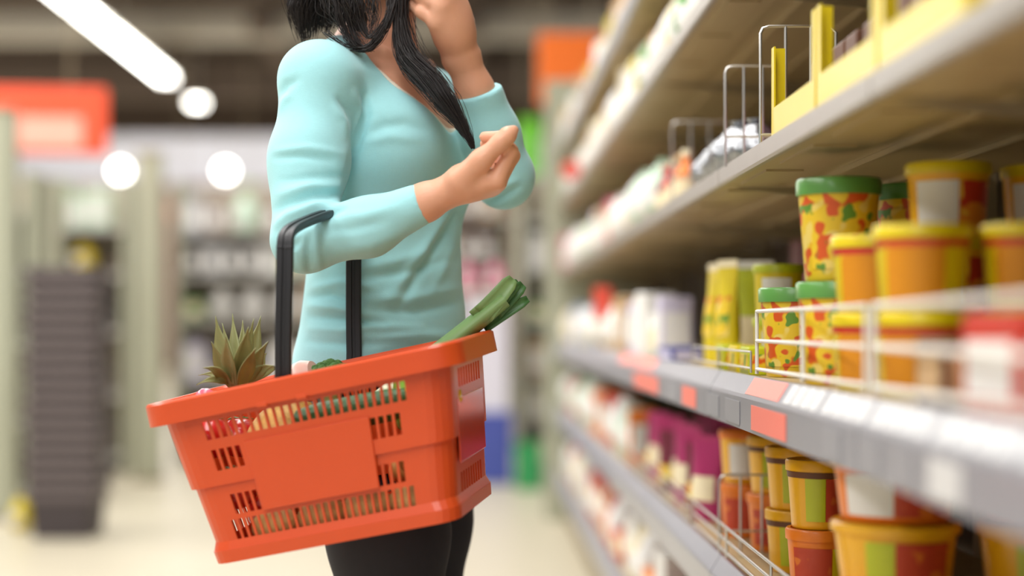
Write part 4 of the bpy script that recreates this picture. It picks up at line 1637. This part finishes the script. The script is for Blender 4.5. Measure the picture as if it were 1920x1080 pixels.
c_veg = M('print_vegetables', (232, 196, 44), rough=0.35, prints=[((236, 210, 110), 0.55, 30), ((216, 90, 34), 0.57, 38), ((100, 146, 50), 0.60, 44)])
c_veg2 = M('print_soup', (232, 140, 40), rough=0.35, prints=[((200, 60, 30), 0.54, 24), ((240, 190, 60), 0.60, 30)])
c_crinkle = M('silver_foil', (158, 160, 164), rough=0.3, metal=0.85, bump=0.6, bscale=45)
c_gold = M('label_golden', (216, 140, 14), rough=0.4, prints=[((206, 84, 36), 0.62, 20), ((240, 196, 40), 0.60, 26)])
c_soup = M('label_red_print', (196, 68, 40), rough=0.4, prints=[((226, 120, 40), 0.58, 30)])

SHELF_WORDS = {'C': 'middle shelf', 'D': 'low shelf', 'B': 'eye-level shelf', 'A': 'upper shelf', 'E': 'bottom shelf', 'S': 'topmost shelf'}

# ---- middle shelf, yellow tubs and green-lidded buckets
EPS = 0.00051
G = 'yellow margarine-style tubs on the middle shelf'
G = 'yellow tubs on the middle shelf'
tubY = b_tub(0.0497, 0.0425, 0.0897, c_yel, c_yel, c_gold, c_red, 0.85)
stacks = [((0.5746, 1.717), 2, 'of the stack at the right photo edge'), ((0.4692, 1.7425), 2, 'of the stack before the white-labelled ones'),
          ((0.4675, 1.9423), 2, 'of the stack beside the buckets')]
for (x, y), n_, wd in stacks:
    for k in range(n_):
        put('tub', 'tubY', tubY, ('top' if k == n_ - 1 else 'bottom') + ' red-banded yellow tub ' + wd, 'tub', (x, y, zC + EPS + k * 0.0903), 0.1275 * k - 0.085, G)
tubW = b_tub(0.0497, 0.0425, 0.0897, c_yel2, c_yel, c_white, None, 0.68, c_veg2)
for (x, y), n_, wd in (((0.5712, 2.006), 3, 'white-labelled yellow tub in the stack behind the red-banded tubs'), ((0.697, 2.04), 3, 'white-labelled yellow tub in the dim rear stack far right')):
    for k in range(n_):
        put('tub', 'tubW', tubW, ('lowest', 'middle', 'topmost')[k] + ' ' + wd, 'tub', (x, y, zC + EPS + k * 0.0903), 0.255 - 0.17 * k, G)
m_gl = M('lid_green', (92, 150, 70), rough=0.2975, coat=0.17)
buck = b_tub(0.0531, 0.0425, 0.1313, c_veg, m_gl, c_veg, None, 1.02)
GB = 'green-lidded buckets on the middle shelf'
for (x, y, k, lb) in ((0.4692, 2.142, 0, 'lower green-lidded yellow bucket of the stack of two behind the fence'), (0.4692, 2.142, 1, 'tall green-lidded yellow bucket on top of the stack, just under the shelf above'),
                      (0.476, 2.465, 0, 'single green-lidded yellow bucket left of the stacked ones'), (0.5907, 2.227, 0, 'shaded green-lidded bucket behind the stacked ones, lower'), (0.5907, 2.227, 1, 'shaded green-lidded bucket behind the stacked ones, upper')):
    put('bucket', 'buck', buck, lb, 'bucket', (x, y, zC + EPS + k * 0.1319), 0.34 * k, GB)
tubS = b_tub(0.0425, 0.0374, 0.0888, c_yel, c_ygrn, c_white, None, 0.765)
for k in range(2):
    put('tub', 'tubS', tubS, ('lower' if k == 0 else 'upper') + ' small yellow tub with a big white label left of the buckets', 'tub', (0.5142, 2.81, zC + EPS + k * 0.0894), 0.2125, 'small white-labelled tubs')
# lying packets in front right of the yellow tubs
put('carton', 'cartRW', b_carton(0.0765, 0.136, 0.085, c_red, c_white), 'red and white carton behind the near fence, right edge', 'carton', (0.4632, 1.377, zC + EPS), 0.0425, 'cartons behind the near fence')
put('carton', 'cartDk', b_carton(0.0723, 0.1105, 0.0638, c_brown, c_tan), 'brown and tan carton behind the near fence beside the yellow tubs', 'carton', (0.459, 1.547, zC + EPS), -0.0425, 'cartons behind the near fence')
put('carton', 'cartWh', b_carton(0.0723, 0.1105, 0.0595, c_white, c_cream), 'white carton behind the near fence, nearest the camera', 'carton', (0.4632, 1.207, zC + EPS), 0., 'cartons behind the near fence')
# yellow sachets
pY = b_pouch(0.064, 0.034, 0.185, c_yel, c_veg, c_cream, (0.3, 0.7))
for (x, y, r, lb) in ((0.470, 3.08, 0.45, 'yellow sachet standing nearest the white-labelled tubs'), (0.472, 3.27, 0.2, 'second yellow sachet from the tubs on the middle shelf'), (0.535, 3.45, 0.6, 'yellow sachet farthest from the camera on the middle shelf')):
    put('sachet', 'pY', pY, lb, 'sachet', (x, y, zC + EPS), r, 'yellow sachets on the middle shelf')
o = put('sachet', 'pYg', b_pouch(0.085, 0.0382, 0.187, c_ygrn, c_cream, c_white, (0.17, 0.51)), 'lime green sachet leaning to the left behind the low fence', 'sachet', (0.5372, 3.179, zC + EPS), 1.105, 'yellow sachets on the middle shelf')
o.rotation_euler = (0., -0.102, 1.105)
for y, m, lb in ((2.567, c_ygrn, 'small lime carton behind the low fence, nearest the buckets'), (2.686, c_yel, 'small yellow carton behind the low fence'), (2.822, c_ygrn, 'small lime carton behind the low fence, beside the sachets')):
    put('carton', 'low' + m.name, b_carton(0.0425, 0.085, 0.0425, m, c_veg), lb, 'carton', (0.4377, y, zC + EPS), 0, 'small cartons behind the low fence')
put('carton', 'blueflat', b_carton(0.068, 0.238, 0.0289, c_blue, c_lil), 'flat dark blue carton at the shelf edge beyond the yellow sachets', 'carton', (0.4462, 3.587, zC + EPS), 0, None)
for y, lb in ((3.3575, 'tall dark red carton at the back of the middle shelf, nearer one'), (3.502, 'tall dark red carton at the back of the middle shelf, farther one')):
    put('carton', 'wineTall', b_carton(0.0595, 0.119, 0.255, c_wine, c_pink), lb, 'carton', (0.7055, y, zC + EPS), 0, 'tall dark red cartons')

# ---- low shelf, orange tubs
tubO = b_tub(0.0731, 0.0629, 0.0744, c_orange, c_yel2, c_white, None, 0.5525, c_soup)
tubO2 = b_tub(0.0731, 0.0629, 0.0744, c_yel2, c_yel2, c_ygrn, None, 0.2975, c_soup)
for (x, y, wd) in ((0.4947, 1.955, 'in the wide near stack'), (0.6562, 1.921, 'in the shaded stack at the lower right corner')):
    for k in range(3):
        put('tub', 'tubO' if k == 2 else 'tubO2', tubO if k == 2 else tubO2, ('lowest', 'middle', 'topmost')[k] + ' wide orange tub ' + wd, 'tub', (x, y, zD + EPS + k * 0.075), 0.17 - 0.2125 * k, 'wide orange tubs')
tubo = b_tub(0.0472, 0.0399, 0.0952, c_yel2, c_yel2, c_ygrn, c_brown, 0.3825, c_soup)
tubo2 = b_tub(0.0472, 0.0399, 0.0952, c_orange, c_orange, c_soup, None, 0.765, c_yel)
tubo3 = b_tub(0.0472, 0.0399, 0.0952, c_yel2, c_orange, c_white, None, 0.595, c_soup)
ost = [(0.4972, 2.567, 'first small stack behind the wide tubs', (0, 0)), (0.5083, 2.805, 'second small stack, middle one of the row', (1, 0)), (0.4887, 2.992, 'third small stack beside the wire divider', (1, 2)),
       (0.6052, 2.431, 'rear stack behind the wide tubs', (0, 0)), (0.6162, 2.72, 'rear stack behind the second small stack', (1, 1)), (0.5992, 3.026, 'rear stack near the magenta sachets', (0, 2)), (0.4845, 2.329, 'small stack tucked just beyond the wide tubs', (1, 0))]
for x, y, wd, kinds in ost:
    for k, kd in enumerate(kinds):
        put('tub', 'tubo%d' % kd, (tubo, tubo2, tubo3)[kd], ('lower' if k == 0 else 'upper') + ' orange tub, ' + wd, 'tub', (x, y, zD + EPS + k * 0.0958), 0.102 * k, 'small orange tubs on the low shelf')
# magenta sachets
pM = b_pouch(0.0892, 0.0382, 0.153, c_mag, c_cream, c_mag, (0.255, 0.561))
pM2 = b_pouch(0.085, 0.0382, 0.1403, c_wine, c_veg, c_mag, (0.153, 0.425))
for i in range(8):
    y = 3.23 + 0.1403 * i
    put('sachet', 'pM' if i % 3 != 1 else 'pM2', pM if i % 3 != 1 else pM2, ORD[i] + ' sachet from the wire divider in the front row of magenta sachets', 'sachet',
        (0.4547 + 0.0102 * (i % 2), y, zD + EPS), 0.6375 + 0.2125 * math.sin(i * 1.785), 'magenta sachets on the low shelf')
for i in range(5):
    put('sachet', 'pM', pM, ORD[i] + ' sachet from the wire divider in the rear row of magenta sachets', 'sachet', (0.561, 3.281 + 0.17 * i, zD + EPS), 0.765, 'magenta sachets on the low shelf')

# ---- eye-level shelf: yellow display trays, silver bags, bottles
def b_tray(L, D, h, hf):
    def f(t):
        bm_obj('base', box_bm(-D / 2, D / 2, -L / 2, L / 2, 0, 0.00255), c_yel, t)
        bm_obj('front_panel', box_bm(-D / 2, -D / 2 + 0.00255, -L / 2, L / 2, 0.00255, hf), c_yel, t)
        bm_obj('back_panel', box_bm(D / 2 - 0.00255, D / 2, -L / 2, L / 2, 0.00255, h * 0.765), c_yel2, t)
        for s in (-1, 1):
            y0, y1 = (s * L / 2 - 0.00255 * (s > 0), s * L / 2 + 0.00255 * (s < 0))
            bm = bmesh.new()
            add_box(bm, -D / 2 + 0.00255, D / 2 - 0.00255, y0, y1, 0.00255, hf)
            bm_obj('side_panel', bm, c_yel, t)
            bm = bmesh.new()                       # L shaped corner post
            add_box(bm, -D / 2, -D / 2 + 0.00255, min(s * L / 2, s * (L / 2 - 0.0187)), max(s * L / 2, s * (L / 2 - 0.0187)), hf, h)
            add_box(bm, -D / 2 + 0.00255, -D / 2 + 0.0187, y0, y1, hf, h)
            bm_obj('corner_post', bm, c_yel, t)
            bm = bmesh.new()
            add_box(bm, D / 2 - 0.0255, D / 2 - 0.00255, y0, y1, hf, h)
            bm_obj('corner_post', bm, c_yel2, t)
    return f


tray = b_tray(0.2932, 0.1275, 0.1318, 0.0476)
choc = b_carton(0.0467, 0.0638, 0.1062, c_brown, c_dark, (0.085, 0.765), False)
for i, y in enumerate((2.1632, 1.8573, 1.5513)):
    nm = ('yellow display tray beside the tall wire divider', 'middle yellow display tray on the eye-level shelf', 'yellow display tray nearest the camera')[i]
    put('display_tray', 'tray', tray, nm, 'display tray', (0.4764, y, zB + EPS), 0, 'yellow display trays')
    for k in range(4):
        put('carton', 'choc', choc, ORD[k] + ' brown packet from the left in the ' + ('far', 'middle', 'near')[i] + ' yellow tray', 'carton', (0.4887, y + 0.1062 - 0.0706 * k, zB + 0.00357), 0, 'brown packets in the yellow trays')
put('carton', 'creamBox', b_carton(0.102, 0.136, 0.136, c_cream, c_white), 'cream carton nearest the camera, top right corner', 'carton', (0.476, 1.3175, zB + EPS), 0, None)
foil = b_bag(0.0612, 0.0978, c_crinkle, c_crinkle, None, 0.00085, 4, 0.0034)
for i, (x, y, s) in enumerate(((0.4658, 2.754, 0.748), (0.4632, 2.89, 0.85), (0.4726, 3.0345, 0.85), (0.4675, 3.179, 0.8075), (0.561, 2.975, 0.935))):
    put('foil_bag', 'foil', foil, ('silver foil bag beside the wire grid divider', 'second silver foil bag from the wire grid divider', 'third silver foil bag from the wire grid divider', 'silver foil bag farthest from the camera', 'silver foil bag lying behind the front row')[i],
        'bag', (x, y, zB + EPS), 0.765 * i, 'silver foil bags', (s / 0.85, s / 0.85, s / 0.85))
for i, (x, y, m, lb) in enumerate(((0.5567, 2.567, c_wine, 'dark red carton behind the wire grid, nearer one'), (0.5567, 2.72, c_wine, 'dark red carton behind the wire grid, farther one'), (0.5865, 3.1875, c_pink, 'pink carton behind the silver bags'), (0.5525, 3.451, c_wine, 'dark red carton beyond the far wire divider'))):
    put('carton', 'rb' + m.name, b_carton(0.068, 0.1275, 0.1148, m, c_pink if m is c_wine else c_white), lb, 'carton', (x, y, zB + EPS), 0, 'red and pink cartons on the eye-level shelf')
for i, (y, m, cap) in enumerate(((3.485, c_orange, c_cream), (3.587, c_brown, c_tan), (3.706, c_red, c_cream), (3.842, c_wine, c_red))):
    put('bottle', 'bt' + m.name, b_bottle(0.0272, 0.1148, m, cap, c_cream), ('orange', 'brown', 'red', 'dark red')[i] + ' bottle in the short row beyond the silver bags', 'bottle', (0.4462, y, zB + EPS), 0, 'bottles on the eye-level shelf')

# ---- the blurred goods farther along each shelf, one row per shelf
KINDS = {
    'jar': (lambda m: b_jar(0.0357, 0.1105, m, c_white, c_cream), 'jar', 'jar', 0.085),
    'bag': (lambda m: b_bag(0.0595, 0.1445, m, m, c_white, 0., 2, 0.0102), 'paper_bag', 'bag', 0.1445),
    'carton': (lambda m: b_carton(0.0765, 0.1105, 0.1445, m, c_white), 'carton', 'carton', 0.1318),
    'low_carton': (lambda m: b_carton(0.085, 0.1275, 0.0765, m, c_cream), 'carton', 'carton', 0.1487),
    'pouch': (lambda m: b_pouch(0.0935, 0.0425, 0.1445, m, c_cream), 'sachet', 'sachet', 0.1105),
    'bottle': (lambda m: b_bottle(0.0289, 0.1615, m, c_white, c_cream), 'bottle', 'bottle', 0.0765),
    'tub': (lambda m: b_tub(0.0467, 0.0399, 0.0935, m, m, c_white), 'tub', 'tub', 0.1062),
}
COL = {'white': c_white, 'cream': c_cream, 'pale green': c_mint, 'grey': c_grey, 'pink': c_pink, 'tan': c_tan, 'lilac': c_lil, 'pale blue': c_lblue, 'orange': c_orange,
       'red': c_red, 'yellow': c_yel, 'green': c_green, 'brown': c_brown, 'dark': c_dark, 'blue': c_blue, 'golden': c_yel2, 'magenta': c_mag}


def row(shelf, z, y0, y1, choices, x=0.4632, maxh=0.221, start=0, where=None, seed=1):
    rg = random.Random(seed)
    y, i = y0, start
    while y < y1:
        kind, col = rg.choice(choices)
        mk, nm, cat, wdt = KINDS[kind]
        s = rg.uniform(0.92, 1.12)
        y += wdt * s / 2
        w_ = where or SHELF_WORDS[shelf]
        put(nm, kind + col, mk(COL[col]), '%s %s, %s item along the blurred far part of the %s' % (col, cat, ORD[i], w_), cat, (x + rg.uniform(-0.0085, 0.0102), y, z + EPS), rg.uniform(-0.1275, 0.1275), 'far goods on the ' + w_, (s, s, s))
        y += wdt * s / 2 + 0.0102
        i += 1


row('C', zC, 3.825, 7.735, [('jar', 'white'), ('jar', 'pale green'), ('carton', 'white'), ('carton', 'lilac'), ('bag', 'white'), ('carton', 'pale blue'), ('jar', 'cream'), ('bag', 'cream'), ('carton', 'tan')], seed=4)
row('B', zB, 3.961, 7.735, [('bag', 'white'), ('bag', 'cream'), ('carton', 'pink'), ('bag', 'pale green'), ('bottle', 'brown'), ('carton', 'lilac'), ('bag', 'white'), ('carton', 'tan')], seed=8)
row('A', zA, 3.077, 7.735, [('carton', 'white'), ('carton', 'cream'), ('carton', 'yellow'), ('bag', 'white'), ('bag', 'cream'), ('bag', 'green'), ('carton', 'dark'), ('carton', 'tan'), ('bag', 'white')], seed=15)
row('D', zD, 4.505, 7.735, [('tub', 'white'), ('carton', 'orange'), ('bag', 'white'), ('carton', 'red'), ('bag', 'pale green'), ('carton', 'white'), ('bag', 'white')], seed=21)
row('E', zE, 3.655, 7.735, [('carton', 'red'), ('low_carton', 'orange'), ('bag', 'white'), ('carton', 'white'), ('low_carton', 'red'), ('bag', 'cream'), ('low_carton', 'golden')], seed=33)
row('S', TOPS['canopy'], 4.76, 7.735, [('carton', 'white'), ('carton', 'yellow'), ('bag', 'cream'), ('carton', 'tan')], seed=41)

# ---- price tags in the ticket channels
def tag_prism(name, lb, y0, y1, lower, mat, group, z=zC):
    x_, z_ = GX0, z
    if lower:
        a, b = (GX0 - 0.01385, z - 0.034), (GX0 - 0.01385, z - 0.068)
    else:
        a, b = (GX0 + 0.00255, z + 0.0017), (GX0 - 0.01156, z - 0.0213)
    nx, nz = (-1, 0) if lower else (-0.7225, 0.442)
    th = 0.00102
    t = thing(name, lb, 'price tag', ((a[0] + b[0]) / 2, (y0 + y1) / 2, (a[1] + b[1]) / 2), 0, group)
    cx, cy, cz = t.location
    bm = bmesh.new()
    v = []
    for (px, pz) in (a, b):
        for yy in (y0, y1):
            for k in (0.00017, th):
                v.append(bm.verts.new((px + nx * k - cx, yy - cy, pz + nz * k - cz)))
    bmesh.ops.convex_hull(bm, input=v)
    bm_obj('card', bm, mat, t)
    return t


m_tagw = M('tag_white', (212, 212, 212), rough=0.34)
m_tagp = M('tag_pink', (244, 128, 112), rough=0.3825)
m_tagg = M('tag_grey', (150, 150, 156), rough=0.34)
yy, i = 2.091, 0
while yy > 1.105:
    tag_prism('price_tag', ORD[i] + ' white price tag from the left along the top of the middle shelf edge', yy - 0.0425, yy, False, m_tagw, 'white price tags on the middle shelf edge')
    yy -= 0.0527 if i % 4 != 3 else 0.0697
    i += 1
for i, (y0, y1, low) in enumerate(((2.125, 2.38, False), (2.057, 2.312, True), (2.89, 3.077, True), (3.6125, 4.012, False), (4.063, 4.4625, False), (3.485, 3.995, True))):
    tag_prism('price_tag', ('long pink tag strip below the green-lidded buckets', 'pink tag on the lower tier below the buckets', 'small pink tag below the yellow sachets', 'pink tag strip below the dark blue carton',
                            'pink tag strip farthest along the middle shelf edge', 'lower pink tag beyond the small pink tag')[i], y0, y1, low, m_tagp, 'pink tags on the middle shelf edge')
for i, (y0, y1, m) in enumerate(((1.3175, 1.411, m_tagw), (1.462, 1.53, m_tagg), (1.581, 1.666, m_tagg), (1.751, 1.836, m_tagg), (2.414, 2.55, m_tagg), (2.618, 2.754, m_tagg), (3.145, 3.315, m_tagg))):
    tag_prism('price_tag', ('white' if m is m_tagw else 'grey') + ' tag on the lower tier of the middle shelf edge, %s from the near end' % ORD[i], y0, y1, True, m, 'lower tags on the middle shelf edge')


def flag(lb, Y, z, col):
    t = thing('shelf_flag', lb, 'sign', (GX0 - 0.0102, Y, z))
    bm = bmesh.new()
    bmesh.ops.create_cone(bm, cap_ends=True, segments=28, radius1=0.034, radius2=0.034, depth=0.0034)
    bmesh.ops.rotate(bm, verts=bm.verts, matrix=Matrix.Rotation(PI / 2, 3, 'X'))
    bmesh.ops.translate(bm, verts=bm.verts, vec=(-0.0382, 0, 0))
    bm_obj('disc', bm, M('flag_red', (226, 92, 82), rough=0.34), t)
    bm_obj('arm', box_bm(-0.0085, 0.01003, -0.0017, 0.0017, -0.0051, 0.0051), m_wirew, t)


flag('red round shelf flag sticking out from the upper shelf edge', 6.0, 1.490, None)
t = thing('shelf_card', 'small upright red card on a wire stem at the middle shelf edge', 'sign', (0.41, 5.3, zC + 0.0036))
bm_obj('stem', add_tube(bmesh.new(), [(0, 0, 0), (0, 0, 0.09)], 0.002, 6), m_wire, t)
bm_obj('card', box_bm(-0.028, 0.028, -0.0015, 0.0015, 0.09, 0.195), M('card_red', (228, 84, 66), rough=0.4), t)

# ------------------------------------------------------------------ the rest of the shop, far behind
m_bshelf = M('far_shelf_paint', (176, 174, 168), rough=0.6)
m_bback = M('far_shelf_back', (176, 166, 150), rough=0.8)


def far_unit(lb, x0, x1, Y, depth, zs, top, goods, seed, word, mback=m_bback, mend=m_post, kinds_w=None, ends=True):
    """shelving that faces the camera"""
    t = thing('shelf_unit', lb, 'shelf', ((x0 + x1) / 2, Y, 0))
    hw = (x1 - x0) / 2
    bm_obj('back_panel', box_bm(-hw, hw, depth - 0.03, depth, 0, top), mback, t)
    for s in (-1, 1):
        a = -hw if s < 0 else hw - 0.04
        bm_obj('side_panel', box_bm(a, a + 0.04, 0.02, depth - 0.031, 0, top), mend, t)
    for z in zs:
        bm_obj('shelf', box_bm(-hw + 0.041, hw - 0.041, 0, depth - 0.031, z - 0.03, z), m_bshelf, t)
    rg = random.Random(seed)
    for k, z in enumerate(zs):
        x, i = x0 + 0.06, 0
        ch = goods[k % len(goods)]
        hmax = (zs[k + 1] - 0.04 - z) if k + 1 < len(zs) else top - z + 0.1
        lev = ('bottom', 'second', 'third', 'fourth', 'fifth', 'sixth')[k]
        while True:
            kind, col = rg.choice(ch)
            mk, nm, cat, wdt = KINDS[kind]
            s = rg.uniform(1.35, 1.75)
            hh = {'jar': 0.13, 'bag': 0.18, 'carton': 0.172, 'low_carton': 0.092, 'pouch': 0.183, 'bottle': 0.19, 'tub': 0.11}[kind]
            s = min(s, hmax / hh * 0.97)
            w_ = {'jar': 0.085, 'bag': 0.16, 'carton': 0.095, 'low_carton': 0.105, 'pouch': 0.115, 'bottle': 0.07, 'tub': 0.114}[kind] * s * 0.86
            if kind == 'pouch':
                w_ = 0.10 * s
            if x + w_ > x1 - 0.06:
                break
            put(nm, kind + col, mk(COL[col]), '%s %s, %s from the left on the %s shelf of the %s' % (col, cat, ORD[i], lev, word), cat, (x + w_ / 2, Y + 0.16, z + EPS),
                PI / 2 if kind == 'pouch' else 0.0, 'goods on the ' + word, (s, s, s))
            x += w_ + 0.02
            i += 1
    return t


W_, CR, MI, GY, LI, TA_, DK = ('carton', 'white'), ('carton', 'cream'), ('bag', 'pale green'), ('carton', 'grey'), ('carton', 'lilac'), ('carton', 'tan'), ('carton', 'dark')
far_unit('long pale shelving behind the basket and pineapple', -2.02, -0.72, 11.2, 0.5, (0.12, 0.56, 0.98, 1.28, 1.56), 1.9,
         [[W_, GY, LI, ('low_carton', 'white')], [W_, LI, ('carton', 'pale blue'), ('low_carton', 'blue')], [MI, ('bag', 'white'), ('low_carton', 'green'), TA_],
          [GY, ('low_carton', 'pale green'), DK, W_], [GY, ('carton', 'brown'), ('bag', 'pale green')]], 5, 'long pale shelving')
far_unit('narrow shelving with yellow goods behind the black basket stack', -2.62, -2.16, 10.4, 0.45, (0.12, 0.5, 0.9, 1.26, 1.55), 1.85,
         [[W_, ('bag', 'cream')], [('carton', 'yellow'), ('bag', 'yellow')], [DK, ('carton', 'golden')], [('low_carton', 'golden'), ('bag', 'yellow')], [('carton', 'pale green'), ('carton', 'brown')]], 9, 'narrow shelving')
far_unit('brown-backed shelving half hidden behind the woman', -0.62, 0.28, 12.6, 0.45, (0.12, 0.6, 1.05, 1.42, 1.75), 2.05,
         [[W_], [LI, W_], [TA_, ('bag', 'pink')], [('carton', 'brown'), TA_, ('carton', 'tan')], [('carton', 'brown'), ('carton', 'tan')]], 13, 'brown-backed shelving', M('far_brown_back', (150, 108, 82), rough=0.8))
far_unit('cream end shelving between the woman and the long shelves', 0.27, 0.60, 10.1, 0.4, (0.1, 0.36, 0.62, 0.95, 1.28, 1.58), 1.85,
         [[TA_, ('low_carton', 'cream')], [('carton', 'pale blue'), CR], [CR, TA_], [W_, ('low_carton', 'green')], [W_, ('low_carton', 'dark')], [('bag', 'white'), LI]], 17, 'cream end shelving')
far_unit('shelf end by the left edge of the photo', -3.1, -2.22, 8.35, 0.5, (0.1, 0.45, 0.85, 1.2, 1.5), 1.7,
         [[W_, ('carton', 'green')], [W_, MI], [CR, W_], [('carton', 'tan'), CR], [('carton', 'orange'), TA_]], 23, 'left shelf end')
# posts
for x, Y, lb in ((-1.94, 10.0, 'pale green post beside the narrow shelving'), (-2.27, 8.0, 'pale green post at the left behind the black baskets')):
    t = thing('post', lb, 'post', (x, Y, 0))
    bm_obj('shaft', box_bm(-0.07, 0.07, -0.07, 0.07, 0.02, 1.95), m_post, t, bevel=0.01)
    bm_obj('foot', box_bm(-0.09, 0.09, -0.09, 0.09, 0, 0.02), m_upr, t)
    bm_obj('cap', box_bm(-0.075, 0.075, -0.075, 0.075, 1.95, 1.97), m_upr, t)

# white promotional stand with pink packs on it, right of the woman
t = thing('display_stand', 'white display stand with a blue base behind the leek', 'display stand', (0.075, 9.9, 0))
bm_obj('column', box_bm(-0.13, 0.13, -0.13, 0.13, 0.42, 1.10), M('stand_white', (226, 222, 236), rough=0.5), t, bevel=0.01)
bm_obj('base', box_bm(-0.15, 0.15, -0.15, 0.15, 0.0, 0.42), M('stand_blue', (72, 84, 168), rough=0.5), t, bevel=0.01)
bm_obj('shelf', box_bm(-0.16, 0.16, -0.16, 0.16, 1.10, 1.12), m_white, t)
for i, x in enumerate((-0.03, 0.13)):
    put('paper_bag', 'bagpink', KINDS['bag'][0](c_pink), ('left', 'right')[i] + ' pink bag on top of the white display stand', 'bag', (x, 9.86, 1.1206), 0, 'pink bags on the display stand', (1.05, 1.05, 1.2))
t = thing('crate', 'green crate on the floor beside the white display stand', 'crate', (0.31, 9.55, 0))
m_gcr = M('crate_green', (44, 150, 84), rough=0.5)
bm_obj('base', box_bm(-0.07, 0.07, -0.12, 0.12, 0, 0.01), m_gcr, t)
for a in ((-0.07, -0.06, -0.12, 0.12), (0.06, 0.07, -0.12, 0.12), (-0.06, 0.06, -0.12, -0.11), (-0.06, 0.06, 0.11, 0.12)):
    bm_obj('side', box_bm(*a, 0.01, 0.26), m_gcr, t)

# stack of nested dark shopping baskets on the left
def b_nest(t):
    bm = bmesh.new()
    rows = []
    for z, l, w_ in ((0.20, 0.155, 0.215), (0.10, 0.146, 0.204), (0.0, 0.137, 0.193)):
        rows.append([bm.verts.new((*ring_point(2 * l, 2 * w_, 0.03, p), z)) for p in [(0, 0), (0, 1), ('c0', .5), (1, 0), (1, 1), ('c1', .5), (2, 0), (2, 1), ('c2', .5), (3, 0), (3, 1), ('c3', .5)]])
    for a, b in zip(rows, rows[1:]):
        for j in range(12):
            bm.faces.new((a[j], b[j], b[(j + 1) % 12], a[(j + 1) % 12]))
    bm.faces.new(rows[-1])
    o = bm_obj('body', bm, m_black, t)
    sd = o.modifiers.new('thickness', 'SOLIDIFY')
    sd.thickness = 0.003
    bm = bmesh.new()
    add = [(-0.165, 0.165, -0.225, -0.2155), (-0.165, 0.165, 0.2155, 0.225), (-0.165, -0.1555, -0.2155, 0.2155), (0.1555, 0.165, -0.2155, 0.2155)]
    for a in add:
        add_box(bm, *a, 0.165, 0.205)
    bm_obj('rim', bm, M('crate_rim', (96, 86, 86), rough=0.5), t, bevel=0.004)  # paler than the body: light from above put into the rim colour
    for s in (-1, 1):
        bm_obj('handle', add_tube(bmesh.new(), [(s * 0.12, -0.21, 0.208), (s * 0.12, 0.21, 0.208)], 0.008, 6), m_strap, t)


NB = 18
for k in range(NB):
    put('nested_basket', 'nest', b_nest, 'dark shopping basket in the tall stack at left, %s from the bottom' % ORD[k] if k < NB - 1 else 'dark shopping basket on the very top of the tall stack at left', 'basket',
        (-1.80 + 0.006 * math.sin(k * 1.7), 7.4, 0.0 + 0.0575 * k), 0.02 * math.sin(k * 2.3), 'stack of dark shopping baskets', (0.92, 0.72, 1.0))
t = put('paper_bag', 'bagyellow', KINDS['bag'][0](c_yel), 'yellow bag lying near the floor left of the dark basket stack', 'bag', (-2.05, 7.55, EPS), 0, None)
